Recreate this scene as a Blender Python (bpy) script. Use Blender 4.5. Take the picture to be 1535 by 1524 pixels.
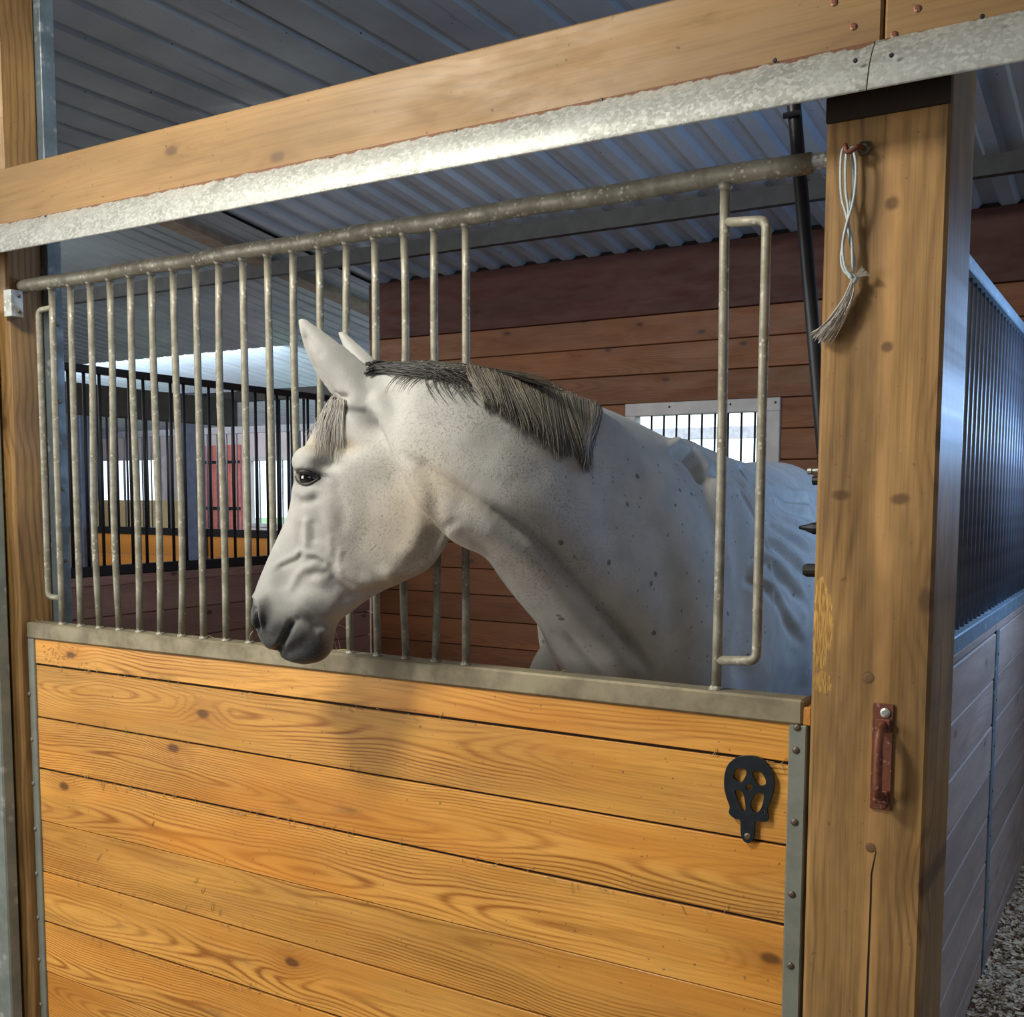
import bpy, bmesh, math, random
import numpy as np
from mathutils import Vector, Matrix
from mathutils.bvhtree import BVHTree

random.seed(7); rng = np.random.default_rng(7)
S = bpy.context.scene
for o in list(bpy.data.objects): bpy.data.objects.remove(o)
COL = S.collection

# ------------------------------------------------------------------ camera
CP = np.array([0.49442, -1.79386, 1.60]); FPX = 1610.55; CYS = 123.557; W, H = 1535.0, 1524.0
CR = np.array([0.85574246, 0.51738956, 0.00359064]); CU = np.array([-0.04786097, 0.07224639, 0.99623782]); CF = np.array([-0.51518363, 0.85269485, -0.08658707])
cd = bpy.data.cameras.new('camera'); cam = bpy.data.objects.new('camera', cd); COL.objects.link(cam)
cd.sensor_fit = 'HORIZONTAL'; cd.sensor_width = 36; cd.lens = FPX*36/W; cd.shift_y = CYS/W; cd.clip_start = .02; cd.clip_end = 300
cam.matrix_world = Matrix(((CR[0], CU[0], -CF[0], CP[0]), (CR[1], CU[1], -CF[1], CP[1]), (CR[2], CU[2], -CF[2], CP[2]), (0, 0, 0, 1)))
S.camera = cam
def ray(px, py): return CF*FPX + CR*(px-W/2) - CU*(py-H/2-CYS)
def atY(px, py, Y): d = ray(px, py); return CP + d*(Y-CP[1])/d[1]
def atX(px, py, X): d = ray(px, py); return CP + d*(X-CP[0])/d[0]
def proj(P):
    d = np.asarray(P)-CP; z = d@CF
    return W/2+FPX*(d@CR)/z, H/2+CYS-FPX*(d@CU)/z, z

# ------------------------------------------------------------------ world, light, exposure
S.view_settings.view_transform = 'Standard'; S.view_settings.look = 'None'; S.view_settings.gamma = 1
S.view_settings.use_curve_mapping = False; S.view_settings.exposure = 0.0
wd = bpy.data.worlds.new('world'); S.world = wd; wd.use_nodes = True
bg = wd.node_tree.nodes['Background']; bg.inputs[0].default_value = (0.80, 0.92, 1.0, 1); bg.inputs[1].default_value = 2.2
def area(name, loc, to, size, power, col, sy=None):
    l = bpy.data.lights.new(name, 'AREA'); l.energy = power; l.color = col; l.size = size
    if sy: l.shape = 'RECTANGLE'; l.size_y = sy
    o = bpy.data.objects.new(name, l); COL.objects.link(o); o.location = loc
    o.rotation_euler = (Vector(to)-Vector(loc)).to_track_quat('-Z', 'Y').to_euler(); return o
area('aisle_lamp', (-1.35, -1.35, 2.98), (-.9, .1, 1.2), .35, 44, (1.0, .94, .82))
area('aisle_end_daylight', (-4.2, -3.4, 1.9), (-1.1, .0, 1.4), 2.4, 118, (1.0, .97, .92), 2.2)
area('aisle_fill', (1.6, -4.3, 1.9), (-.4, .4, 1.1), 3.0, 16, (.96, .97, 1.0), 2.2)  # added soft fill from camera right; the wall behind it is closed
area('flank_blue_fill', (.72, 2.05, 2.0), (-.4, 1.35, 1.3), .45, 21, (.34, .58, 1.0), .45)  # unseen blue lamp added in the neighbouring stall to tint the flank
area('right_aisle_fill', (3.6, -1.2, 1.7), (.2, .6, 1.0), 1.4, 5, (.85, .75, .95), 1.4)  # added violet fill on the post's right face; this aisle end is shut
area('far_wall_fill', (-7.0, 4.3, 2.5), (-7.0, 7.2, 1.3), 3.4, 130, (.92, .95, 1.0), .8)  # extra lamp inside the far row, added to brighten the whitewashed wall
area('left_boards_fill', (-5.4, 1.3, 2.6), (-5.4, 3.4, 1.1), 1.6, 26, (1.0, .96, .9), .8)  # unseen lamp put in to light the orange boards beyond the left bars
area('stall_fill', (-1.9, 1.0, 2.90), (-2.2, 2.2, 0), 1.6, 9, (1.0, .90, .80), 1.0)  # added fill lamp under the roof, stands in for light bounced around the stall
area('far_ceiling_fill', (-4.6, 6.6, 1.5), (-5.4, 2.4, 2.9), 2.6, 22, (.38, .66, 1.0), .8)  # added blue lamp hidden behind the back wall, lifts the left ceiling

# ------------------------------------------------------------------ helpers
def link(ob, parent=None):
    COL.objects.link(ob)
    if parent is not None: ob.parent = parent
    return ob
def tag(o, label=None, cat=None, group=None, kind=None):
    if label: o['label'] = label
    if cat: o['category'] = cat
    if group: o['group'] = group
    if kind: o['kind'] = kind
    return o
def empty(name, loc=(0, 0, 0)):
    o = bpy.data.objects.new(name, None); o.empty_display_size = .1; o.location = loc; COL.objects.link(o); return o
def mesh(name, vs, fs, mat=None, parent=None, smooth=False, loc=None):
    """vs in world space; loc = origin; parent's location is subtracted"""
    me = bpy.data.meshes.new(name)
    vs = np.asarray(vs, float)
    if loc is None: loc = np.zeros(3)
    loc = np.asarray(loc, float)
    me.from_pydata((vs-loc).tolist(), [], fs); me.update()
    if smooth:
        me.polygons.foreach_set('use_smooth', [True]*len(me.polygons))
    if mat: me.materials.append(mat)
    o = bpy.data.objects.new(name, me); COL.objects.link(o)
    pl = np.zeros(3)
    if parent is not None:
        o.parent = parent; q = parent
        while q is not None: pl = pl+np.array(q.location); q = q.parent
    o.location = (loc-pl).tolist()
    return o
class MB:
    def __init__(s): s.v = []; s.f = []
    def add(s, v, f):
        n = len(s.v); s.v += [tuple(map(float, p)) for p in v]; s.f += [tuple(n+i for i in q) for q in f]; return s
    def box(s, a, b, bev=0.0):
        x0, y0, z0 = a; x1, y1, z1 = b
        if bev <= 0:
            v = [(x0,y0,z0),(x1,y0,z0),(x1,y1,z0),(x0,y1,z0),(x0,y0,z1),(x1,y0,z1),(x1,y1,z1),(x0,y1,z1)]
            return s.add(v, [(3,2,1,0),(4,5,6,7),(0,1,5,4),(1,2,6,5),(2,3,7,6),(3,0,4,7)])
        bm = bmesh.new(); bmesh.ops.create_cube(bm, size=1)
        for q in bm.verts: q.co = Vector(((x0+x1)/2+q.co.x*(x1-x0), (y0+y1)/2+q.co.y*(y1-y0), (z0+z1)/2+q.co.z*(z1-z0)))
        bmesh.ops.bevel(bm, geom=bm.edges[:], offset=bev, segments=1, affect='EDGES')
        bm.verts.index_update(); s.add([q.co[:] for q in bm.verts], [[q.index for q in f.verts] for f in bm.faces]); bm.free(); return s
    def tube(s, pts, r, n=10, caps=True):
        pts = [np.asarray(p, float) for p in pts]; m = len(pts); rs = r if hasattr(r, '__len__') else [r]*m
        t0 = pts[1]-pts[0]; t0 = t0/np.linalg.norm(t0)
        up = np.array([0, 0, 1.]) if abs(t0[2]) < .9 else np.array([1., 0, 0])
        a = np.cross(t0, up); a /= np.linalg.norm(a); v = []
        for i in range(m):
            t = pts[min(i+1, m-1)]-pts[max(i-1, 0)]; t = t/(np.linalg.norm(t)+1e-12)
            a = a-t*(a@t); a /= np.linalg.norm(a)+1e-12; b = np.cross(t, a)
            for k in range(n):
                w = 2*math.pi*k/n; v.append(pts[i]+rs[i]*(math.cos(w)*a+math.sin(w)*b))
        f = [(i*n+k, i*n+(k+1) % n, (i+1)*n+(k+1) % n, (i+1)*n+k) for i in range(m-1) for k in range(n)]
        if caps: f += [tuple(range(n))[::-1], tuple((m-1)*n+k for k in range(n))]
        return s.add(v, f)
    def disc(s, c, ax, r, h, n=10):
        c = np.asarray(c, float); ax = np.asarray(ax, float); return s.tube([c, c+ax*h*.6, c+ax*h], [r, r, r*.6], n)
    def obj(s, name, mat, parent=None, smooth=False, loc=None):
        if loc is None:
            a = np.array(s.v); loc = (a.min(0)+a.max(0))/2
        return mesh(name, s.v, s.f, mat, parent, smooth, loc)
def autosmooth(o):
    me = o.data; me.polygons.foreach_set('use_smooth', [True]*len(me.polygons))
    try: me.set_sharp_from_angle(angle=math.radians(40))
    except Exception: pass
    return o
def bend(path, rad=.018, n=4):
    """round the corners of a polyline"""
    P = [np.array(p, float) for p in path]; out = [P[0]]
    for i in range(1, len(P)-1):
        a = P[i-1]-P[i]; b = P[i+1]-P[i]; a /= np.linalg.norm(a); b /= np.linalg.norm(b)
        p, q = P[i]+a*rad, P[i]+b*rad
        for k in range(n+1):
            t = k/n; out.append((1-t)**2*p+2*t*(1-t)*P[i]+t*t*q)
    out.append(P[-1]); return out

# ------------------------------------------------------------------ materials
class N:
    def __init__(s, name):
        s.m = bpy.data.materials.new(name); s.m.use_nodes = True; s.t = s.m.node_tree; s.b = s.t.nodes['Principled BSDF']
    def new(s, ty): return s.t.nodes.new(ty)
    def put(s, sock, v):
        if v is None: return
        if hasattr(v, 'is_output'): s.t.links.new(v, sock)
        else: sock.default_value = v
    def M(s, op, a, b=None, c=None, clamp=False):
        n = s.new('ShaderNodeMath'); n.operation = op; n.use_clamp = clamp
        for i, v in enumerate((a, b, c)): s.put(n.inputs[i], v)
        return n.outputs[0]
    def vec(s, x=0., y=0., z=0.):
        n = s.new('ShaderNodeCombineXYZ')
        for i, v in enumerate((x, y, z)): s.put(n.inputs[i], v)
        return n.outputs[0]
    def noise(s, v, sc=1., det=2., rough=.5, dist=0.):
        n = s.new('ShaderNodeTexNoise'); s.put(n.inputs['Vector'], v); s.put(n.inputs['Scale'], sc); s.put(n.inputs['Detail'], det)
        s.put(n.inputs['Roughness'], rough); s.put(n.inputs['Distortion'], dist); return n.outputs['Fac']
    def vor(s, v, sc=1.):
        n = s.new('ShaderNodeTexVoronoi'); s.put(n.inputs['Vector'], v); s.put(n.inputs['Scale'], sc); return n.outputs['Distance'], n.outputs['Color']
    def ss(s, v, a, b, lo=0., hi=1.):
        n = s.new('ShaderNodeMapRange'); n.interpolation_type = 'SMOOTHSTEP'; s.put(n.inputs[0], v)
        for i, q in enumerate((a, b, lo, hi)): s.put(n.inputs[i+1], q)
        return n.outputs[0]
    def mix(s, f, a, b, mode='MIX'):
        n = s.new('ShaderNodeMix'); n.data_type = 'RGBA'; n.blend_type = mode; s.put(n.inputs[0], f)
        for i, q in ((6, a), (7, b)):
            s.put(n.inputs[i], (*q, 1) if isinstance(q, tuple) and len(q) == 3 else q)
        return n.outputs[2]
    def tc(s, which='Object'): return s.new('ShaderNodeTexCoord').outputs[which]
    def sep(s, v):
        n = s.new('ShaderNodeSeparateXYZ'); s.put(n.inputs[0], v); return n.outputs
    def rnd(s): return s.new('ShaderNodeObjectInfo').outputs['Random']
    def attr(s, name):
        n = s.new('ShaderNodeAttribute'); n.attribute_name = name; return n.outputs
    def bump(s, h, strength=.3, dist=.002):
        n = s.new('ShaderNodeBump'); s.put(n.inputs['Height'], h); n.inputs['Strength'].default_value = strength; n.inputs['Distance'].default_value = dist
        s.t.links.new(n.outputs[0], s.b.inputs['Normal'])
    def out(s, col, rough=.6, metal=0., spec=None):
        s.put(s.b.inputs['Base Color'], (*col, 1) if isinstance(col, tuple) and len(col) == 3 else col); s.put(s.b.inputs['Roughness'], rough); s.put(s.b.inputs['Metallic'], metal)
        if spec is not None: s.b.inputs['Specular IOR Level'].default_value = spec
        return s.m

def wood(name, light, dark, knot, axis='X', period=.006, ringamt=.75, fineamt=.35, rough=.5, tone=.25, kn=.5, dirt=(.12, .09, .06), dirtamt=.35, spec=.4, worn=None, warm2=None):
    n = N(name); P = n.sep(n.tc()); rnd = n.rnd()
    u, v, w = {'X': (P[0], P[2], P[1]), 'Z': (P[2], P[0], P[1]), 'Y': (P[1], P[2], P[0])}[axis]
    uu = n.M('ADD', u, n.M('MULTIPLY', rnd, 37.)); r2 = n.M('FRACT', n.M('MULTIPLY', rnd, 17.3)); seed = n.M('MULTIPLY', rnd, 91.)
    vn = n.new('ShaderNodeTexVoronoi'); vn.voronoi_dimensions = '2D'; n.put(vn.inputs['Vector'], n.vec(n.M('MULTIPLY', uu, 2.6), n.M('ADD', n.M('MULTIPLY', v, 5.2), seed), 0.)); vn.inputs['Scale'].default_value = 1.
    d, kc = vn.outputs['Distance'], vn.outputs['Color']; gate = n.M('LESS_THAN', n.sep(kc)[0], kn)
    dd = n.M('ADD', d, n.M('MULTIPLY', n.noise(n.vec(uu, v, seed), 30., 2.), .05))
    k = n.M('MULTIPLY', n.ss(dd, .10, .055), gate); halo = n.M('MULTIPLY', n.ss(dd, .34, .04), gate)
    g = n.M('MULTIPLY_ADD', n.noise(n.vec(n.M('MULTIPLY', uu, .75), seed, 0.), 1., 1.5), .20, -.04)
    vv = n.M('ADD', v, n.M('MULTIPLY_ADD', n.noise(n.vec(n.M('MULTIPLY', uu, 1.7), seed, 5.), 1., 2.), .09, -.045))
    vv = n.M('ADD', vv, n.M('MULTIPLY_ADD', r2, .09, -.045))
    gg = n.M('ADD', g, w)
    r = n.M('SQRT', n.M('ADD', n.M('MULTIPLY', vv, vv), n.M('MULTIPLY', gg, gg)))
    r = n.M('ADD', r, n.M('MULTIPLY', halo, .016))
    r = n.M('ADD', r, n.M('MULTIPLY', n.noise(n.vec(n.M('MULTIPLY', uu, 3.), n.M('MULTIPLY', v, 18.), seed), 1., 3.), .006))
    s = n.M('MULTIPLY_ADD', n.M('SINE', n.M('MULTIPLY', r, 2*math.pi/period)), .5, .5)
    s = n.M('POWER', s, 2.6)
    patch = n.ss(n.noise(n.vec(n.M('MULTIPLY', uu, 1.1), n.M('MULTIPLY', v, 7.), seed), 1., 2.), .36, .64, .12, 1.)
    fine = n.noise(n.vec(n.M('MULTIPLY', uu, 5.), n.M('MULTIPLY', v, 240.), n.M('MULTIPLY', w, 240.)), 1., 2., .7)
    f = n.M('MULTIPLY', n.M('MULTIPLY', s, patch), ringamt)
    f = n.M('ADD', f, n.M('MULTIPLY', n.ss(fine, .35, .8), fineamt), clamp=True)
    c = n.mix(f, light, dark)
    # board-to-board tone, slow blotches, knots, dirt
    if warm2: c = n.mix(n.ss(n.noise(n.vec(n.M('MULTIPLY', uu, 1.2), n.M('MULTIPLY', v, 6.), n.M('ADD', seed, 3.)), 1., 3.), .42, .68, 0., .65), c, warm2)
    tn = n.M('MULTIPLY_ADD', r2, tone, 1-tone*.6)
    bl = n.ss(n.noise(n.vec(n.M('MULTIPLY', uu, 1.5), n.M('MULTIPLY', v, 9.), seed), 1., 4., .6), .25, .75, .78, 1.12)
    c = n.mix(1., c, n.vec(n.M('MULTIPLY', tn, bl), n.M('MULTIPLY', tn, bl), n.M('MULTIPLY', tn, bl)), 'MULTIPLY')
    c = n.mix(n.M('MULTIPLY', halo, .35), c, dark)
    c = n.mix(n.M('MULTIPLY', k, .8), c, knot)
    dn = n.noise(n.vec(n.M('MULTIPLY', uu, 4.), n.M('MULTIPLY', v, 14.), n.M('ADD', seed, 9.)), 1., 5., .65)
    c = n.mix(n.ss(dn, .60, .78, 0., dirtamt), c, dirt)
    sp = n.noise(n.vec(uu, v, w), 95., 1., .5)
    c = n.mix(n.ss(sp, .72, .80, 0., dirtamt*1.2), c, dirt)
    if worn:  # bare chipped patches
        c = n.mix(n.ss(n.noise(n.vec(n.M('MULTIPLY', uu, 3.), n.M('MULTIPLY', v, 9.), n.M('MULTIPLY', w, 9.)), 1., 4., .6), .68, .72, 0., .8), c, worn)
    n.bump(n.M('ADD', n.M('MULTIPLY', f, -.7), n.M('MULTIPLY', fine, .5)), .25, .0012)
    return n.out(c, n.ss(dn, .3, .8, rough-.08, rough+.2), 0., spec)

def metal(name, base, dark, fleck=None, metalv=.5, rough=.45, sc=26., rust=None, rustamt=0., streak=None):
    n = N(name); P = n.tc(); q = n.sep(P)
    a = n.noise(P, sc, 4., .65)
    c = n.mix(n.ss(a, .35, .65), base, dark)
    if fleck:
        d, _ = n.vor(P, sc*3.2); b = n.noise(P, sc*1.1, 2.)
        c = n.mix(n.M('MULTIPLY', n.ss(d, .42, .2), n.ss(b, .48, .62)), c, fleck)
    if streak:
        c = n.mix(n.ss(n.noise(n.vec(n.M('MULTIPLY', q[0], 34.), n.M('MULTIPLY', q[1], 34.), n.M('MULTIPLY', q[2], 2.)), 1., 2.), .62, .75, 0., .6), c, streak)
    if rust:
        c = n.mix(n.ss(n.noise(P, sc*.45, 5., .7), .66-rustamt, .72-rustamt), c, rust)
    n.bump(a, .25, .001)
    return n.out(c, n.ss(a, .3, .7, rough-.1, rough+.15), metalv)
def plain(name, col, rough=.5, metalv=0., var=.25, sc=20.):
    n = N(name); a = n.noise(n.tc(), sc, 3.)
    c = n.mix(n.ss(a, .3, .7), col, tuple(x*(1-var) for x in col)); n.bump(a, .15, .001); return n.out(c, rough, metalv)

MAT = {}
MAT['door'] = wood('honey_pine', (.86, .44, .095), (.36, .125, .02), (.10, .04, .014), 'X', .0058, .9, .45, .40, .25, .30, (.15, .09, .04), .55, .4, warm2=(.72, .27, .035))
MAT['beam'] = wood('beam_fir', (.275, .165, .066), (.175, .10, .038), (.10, .055, .028), 'X', .012, .4, .35, .55, .1, .40, (.11, .065, .035), .75)
MAT['post'] = wood('post_fir', (.42, .25, .095), (.19, .10, .037), (.13, .07, .03), 'Z', .016, .6, .45, .48, .1, .5, (.13, .08, .04), .45, worn=None)
MAT['backwall'] = wood('red_brown_pine', (.20, .078, .030), (.10, .037, .016), (.035, .015, .01), 'X', .008, .5, .35, .55, .35, .4, (.05, .025, .018), .4)
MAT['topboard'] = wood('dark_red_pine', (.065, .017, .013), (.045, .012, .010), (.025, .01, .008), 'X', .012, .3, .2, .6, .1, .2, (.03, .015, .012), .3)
MAT['sideplank'] = wood('weathered_pine', (.36, .27, .225), (.24, .175, .145), (.14, .10, .09), 'Y', .012, .35, .4, .6, .25, .35, (.22, .20, .22), .6)
MAT['farplank'] = wood('dull_pine', (.36, .225, .195), (.22, .14, .125), (.06, .035, .03), 'Y', .010, .5, .4, .6, .3, .4, (.09, .06, .06), .5)
MAT['farorange'] = wood('lit_orange_pine', (.62, .27, .06), (.40, .16, .03), (.12, .05, .02), 'Y', .010, .5, .3, .5, .2, .4, (.10, .06, .03), .5)
MAT['galv'] = metal('galvanised_steel', (.50, .52, .48), (.33, .345, .32), (.74, .75, .71), .55, .42, 22., (.25, .10, .04), .0, (.62, .62, .58))
MAT['rail'] = metal('dusty_galvanised_pipe', (.36, .34, .27), (.24, .225, .17), (.58, .55, .46), .25, .55, 30., (.22, .13, .07), -.02)
MAT['sill'] = metal('dirty_steel_channel', (.33, .285, .185), (.20, .17, .11), None, .25, .55, 9., (.16, .10, .05), -.02)
MAT['edge'] = metal('grey_steel_edging', (.27, .29, .25), (.21, .22, .19), None, .25, .5, 14., (.2, .12, .07), -.06)
MAT['blackbar'] = plain('black_steel', (.022, .024, .032), .45, .3)
MAT['screw'] = plain('dull_screw', (.20, .165, .12), .45, .7)
MAT['rust'] = metal('rusty_iron', (.24, .085, .045), (.13, .045, .028), (.38, .20, .14), .35, .5, 40.)
MAT['blackplate'] = plain('black_painted_iron', (.018, .026, .034), .38, .2, .35, 60.)
MAT['rubber'] = plain('black_rubber', (.02, .018, .018), .6)
MAT['bluesteel'] = metal('blue_grey_steel', (.20, .26, .30), (.14, .18, .21), (.38, .42, .44), .3, .5, 12.)
MAT['concretegrey'] = metal('grey_painted_steel', (.25, .28, .25), (.18, .21, .19), (.42, .43, .40), .1, .6, 9.)
MAT['winframe'] = plain('white_window_frame', (.52, .53, .55), .5, .0, .2, 9.)
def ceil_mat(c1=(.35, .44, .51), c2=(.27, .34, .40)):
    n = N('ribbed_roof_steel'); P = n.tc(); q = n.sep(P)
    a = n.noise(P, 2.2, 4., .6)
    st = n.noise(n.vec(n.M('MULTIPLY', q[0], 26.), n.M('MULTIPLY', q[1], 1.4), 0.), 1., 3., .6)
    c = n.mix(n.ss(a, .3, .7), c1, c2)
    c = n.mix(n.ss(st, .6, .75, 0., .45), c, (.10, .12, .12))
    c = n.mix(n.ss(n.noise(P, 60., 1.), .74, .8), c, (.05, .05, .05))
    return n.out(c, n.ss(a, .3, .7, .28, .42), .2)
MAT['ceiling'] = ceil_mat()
MAT['rightbar'] = plain('dull_bar_steel', (.16, .17, .20), .4, .5)
XL, XR, YB = -3.66, .07, 3.40          # partitions left / right, back wall
ZW = 2.873; SL = .13                    # wall top, roof fall per metre
YT = 1.70                               # flat aisle roof ends here
def zc(y): return ZW+(YB-max(y, YT))*SL

# ------------------------------------------------------------------ floor, roof, walls
n = N('aisle_floor'); c = n.mix(n.noise(n.tc(), 6., 5.), (.22, .19, .16), (.15, .13, .11)); fm = n.out(c, .85)
o = MB().box((-12, -7, -.12), (5, 9, -.02)).obj('floor', fm); tag(o, kind='structure')
n = N('pine_shavings'); P = n.tc(); rr = n.new('ShaderNodeNewGeometry').outputs['Random Per Island']
c = n.mix(rr, (.80, .58, .36), (.36, .24, .15)); shm = n.out(c, .8)
n = N('bedding_base'); c = n.mix(n.noise(n.tc(), 90., 4.), (.60, .43, .28), (.34, .24, .16)); shb = n.out(c, .9)
def bedding(label, x0, x1, y0, y1, z, k):
    nx = int((x1-x0)/.08)+1; ny = int((y1-y0)/.08)+1
    X, Y = np.meshgrid(np.linspace(x0, x1, nx), np.linspace(y0, y1, ny), indexing='ij')
    Z = z+.012*np.sin(X*7+Y*3)+.012*np.sin(Y*9-X*4)+rng.normal(0, .004, X.shape)
    v = np.stack([X, Y, Z], -1).reshape(-1, 3).tolist(); f = [(i*ny+j, (i+1)*ny+j, (i+1)*ny+j+1, i*ny+j+1) for i in range(nx-1) for j in range(ny-1)]
    me_b = MB().add(v, f)
    o = mesh('bedding', me_b.v, me_b.f, shb); o.data.materials.append(shm)
    fl = MB(); px_ = rng.uniform(x0, x1, k); py_ = rng.uniform(y0, y1, k)
    vs = []; fs = []
    for i in range(k):
        a, b = rng.uniform(0, 6.28, 2); L = rng.uniform(.004, .013); w = rng.uniform(.002, .005)
        d = np.array([math.cos(a), math.sin(a), rng.normal(0, .18)])*L; e = np.array([-math.sin(a), math.cos(a), rng.normal(0, .2)])*w
        p = np.array([px_[i], py_[i], z+.012*math.sin(px_[i]*7+py_[i]*3)+.012*math.sin(py_[i]*9-px_[i]*4)+rng.uniform(.004, .016)])
        q = len(vs); vs += [(p-d-e).tolist(), (p+d-e).tolist(), (p+d*1.0+e+[0, 0, .004]).tolist(), (p-d+e+[0, 0, .004]).tolist()]; fs.append((q, q+1, q+2, q+3))
    f2 = mesh('loose_shavings', vs, fs, shm, o); tag(f2, kind='stuff')
    tag(o, label, 'bedding', kind='stuff'); return o
bedding('pale wood shavings strewn on the neighbouring stall floor at lower right', .072, 1.6, .6, 3.3, .09, 60000)
bedding('wood shavings on the floor of the stall the horse stands in', XL+.06, XR-.08, .16, 3.3, -.012, 2500)

def roof(name, x0, x1, prof, per=.155, dep=.022, sheet=.93, pat=((0, 0), (.42, 0), (.54, -1), (.88, -1))):
    """ribbed steel sheets, each a part; prof = [(y,z),...]"""
    root = empty(name, ((x0+x1)/2, prof[0][0], prof[0][1])); tag(root, kind='structure')
    dv = []; df = []
    for (y, z) in prof: dv += [(x0-.2, y, z+dep+.03), (x1+.2, y, z+dep+.03)]
    for j in range(len(prof)-1): df.append((2*j, 2*j+1, 2*j+3, 2*j+2))
    mesh('roof_light_block', dv, df, MAT['ceiling'], root)  # added opaque sheet above the ribs, stops sky light leaking between sheets
    x = x0; k = 0
    while x < x1-.01:
        xe = min(x+sheet, x1)+.006; xs = []
        q = x; 
        while q < xe-1e-6:
            for d, h in pat:
                if q+d*per <= xe: xs.append((q+d*per, h))
            q += per
        xs.append((xe, 0 if (k % 2) else 0))
        v = []; f = []; m = len(prof); ox = .0015*(k % 2)
        for (xx, h) in xs:
            for (y, z) in prof: v.append((xx, y, z-ox+(h+1)*dep))
        for i in range(len(xs)-1):
            for j in range(m-1): f.append((i*m+j, i*m+j+1, (i+1)*m+j+1, (i+1)*m+j))
        mesh('roof_sheet', v, f, MAT['ceiling'], root, loc=(x, prof[0][0], prof[0][1])); x = xe-.006; k += 1
    return root
roof('ceiling', -12, 4.6, [(-6.5, zc(YT)), (-2, zc(YT)), (0, zc(YT)), (YT, zc(YT))], per=.2, dep=.012, sheet=1.0, pat=((0, 0), (.10, 0), (.18, -1), (.92, -1)))
_cm = MAT['ceiling']; MAT['ceiling'] = ceil_mat((.50, .65, .82), (.40, .52, .67))  # brighter, bluer copy for the stall roof: reflected daylight put into its colour
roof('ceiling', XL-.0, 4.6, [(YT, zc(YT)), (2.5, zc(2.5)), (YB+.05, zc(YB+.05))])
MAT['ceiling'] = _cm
roof('ceiling', -12, XL, [(YT, zc(YT)), (3.4, zc(3.4)), (5.2, zc(5.2)), (7.25, zc(7.25))], per=.12, dep=.005, sheet=.96, pat=((0, 0), (.14, 0), (.24, -1), (.90, -1)))
yp = 2.83
t = MB().box((XL-2, yp-.02, zc(yp)-.10), (4.55, yp+.02, zc(yp)-.022)).obj('purlin', plain('dark_purlin', (.055, .06, .065), .7))
tag(t, 'dark purlin under the roof sheets just before the back wall', 'beam')
t = MB().box((-4.02, YT, 2.86), (-3.9, 5.5, 2.90)); t.v = [(x, y, z+(zc(y)-2.9-.0)) for x, y, z in t.v]
t = t.obj('roof_joist', plain('pale_joist', (.32, .26, .21), .7)); tag(t, 'pale timber joist running up the roof left of the back wall', 'beam')

wb = MB().box((XL, YB+.022, 0), (4.6, YB+.06, 1.60)); wx0, wx1, wz0, wz1 = -1.895, -1.17, 1.60, 2.045
wb.box((XL, YB+.022, wz0), (wx0, YB+.06, wz1)).box((wx1, YB+.022, wz0), (4.6, YB+.06, wz1)).box((XL, YB+.022, wz1), (4.6, YB+.06, ZW+.03))
wall = wb.obj('wall_back', plain('dark_backing', (.02, .012, .01), .9), loc=(0, YB, 0)); tag(wall, kind='structure')
z = -.008; bh = .150; row = 0
while z < ZW-.02:
    h = min(bh, ZW-.0-z)
    if z > 2.50: h = ZW-z-.0
    z1 = z+h-.004
    cuts = [XL, XL+rng.uniform(2.75, 3.3), 4.6] if row % 4 == 1 else ([XL, 4.6] if row % 2 == 0 else [XL, rng.uniform(-.3, .1), 4.6])
    segs = list(zip(cuts[:-1], cuts[1:]))
    if z > 2.50: segs = [(XL, 4.6)]
    for a, b in segs:
        parts = [(a, b)]
        if z1 > wz0 and z < wz1:
            parts = [(p, q) for p, q in ((a, min(b, wx0)), (max(a, wx1), b)) if q-p > .03]
            if not (a < wx1 and b > wx0): parts = [(a, b)]
        for p, q in parts:
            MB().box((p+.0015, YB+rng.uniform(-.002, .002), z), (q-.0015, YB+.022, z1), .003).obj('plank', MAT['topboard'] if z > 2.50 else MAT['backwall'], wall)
    z += h; row += 1
# window
wn = empty('window_1', ((wx0+wx1)/2, YB, wz0)); tag(wn, kind='structure')
fr = MB(); t_ = .06
fr.box((wx0-.05, YB-.018, wz1-.02), (wx1+.05, YB+.05, wz1+.045), .003).box((wx0-.05, YB-.018, wz0-.11), (wx1+.05, YB+.05, wz0+.01), .003)
fr.box((wx0-.05, YB-.017, wz0+.01), (wx0+.01, YB+.05, wz1-.02), .003).box((wx1-.02, YB-.017, wz0+.01), (wx1+.05, YB+.05, wz1-.02), .003)
fr.obj('window_frame', MAT['winframe'], wn)
for i in range(9):
    x = wx0+.01+(wx1-wx0-.03)*(i+1)/10; MB().tube([(x, YB+.035, wz0), (x, YB+.035, wz1)], .006, 8).obj('window_bar', MAT['blackbar'], wn, True)
for x in (wx0+.2, wx1-.2, wx1+.028):
    MB().disc((x, YB-.018, wz1+.02), (0, -1, 0), .006, .003, 8).obj('screw', MAT['blackbar'], wn)
# outdoors seen through the window
n = N('pasture'); g = n.out(n.mix(n.noise(n.tc(), 1.2, 4.), (.16, .32, .14), (.34, .46, .26)), .9)
t = MB().box((-60, 9.2, -.3), (40, 120, -.05)).obj('floor', g); tag(t, kind='structure')
pf = empty('shed_frame', (-3, 9, 0)); tag(pf, 'weathered open shed frame outside the barred window', 'shed')
wm = plain('weathered_shed_wood', (.80, .80, .88), .8)
MB().box((-9, 8.95, 2.22), (3, 9.05, 2.34)).obj('rail', wm, pf)
for x in (-6.4, -4.05, -1.2): MB().box((x-.07, 8.93, -.1), (x+.07, 9.07, 2.25)).obj('post', wm, pf)

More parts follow.
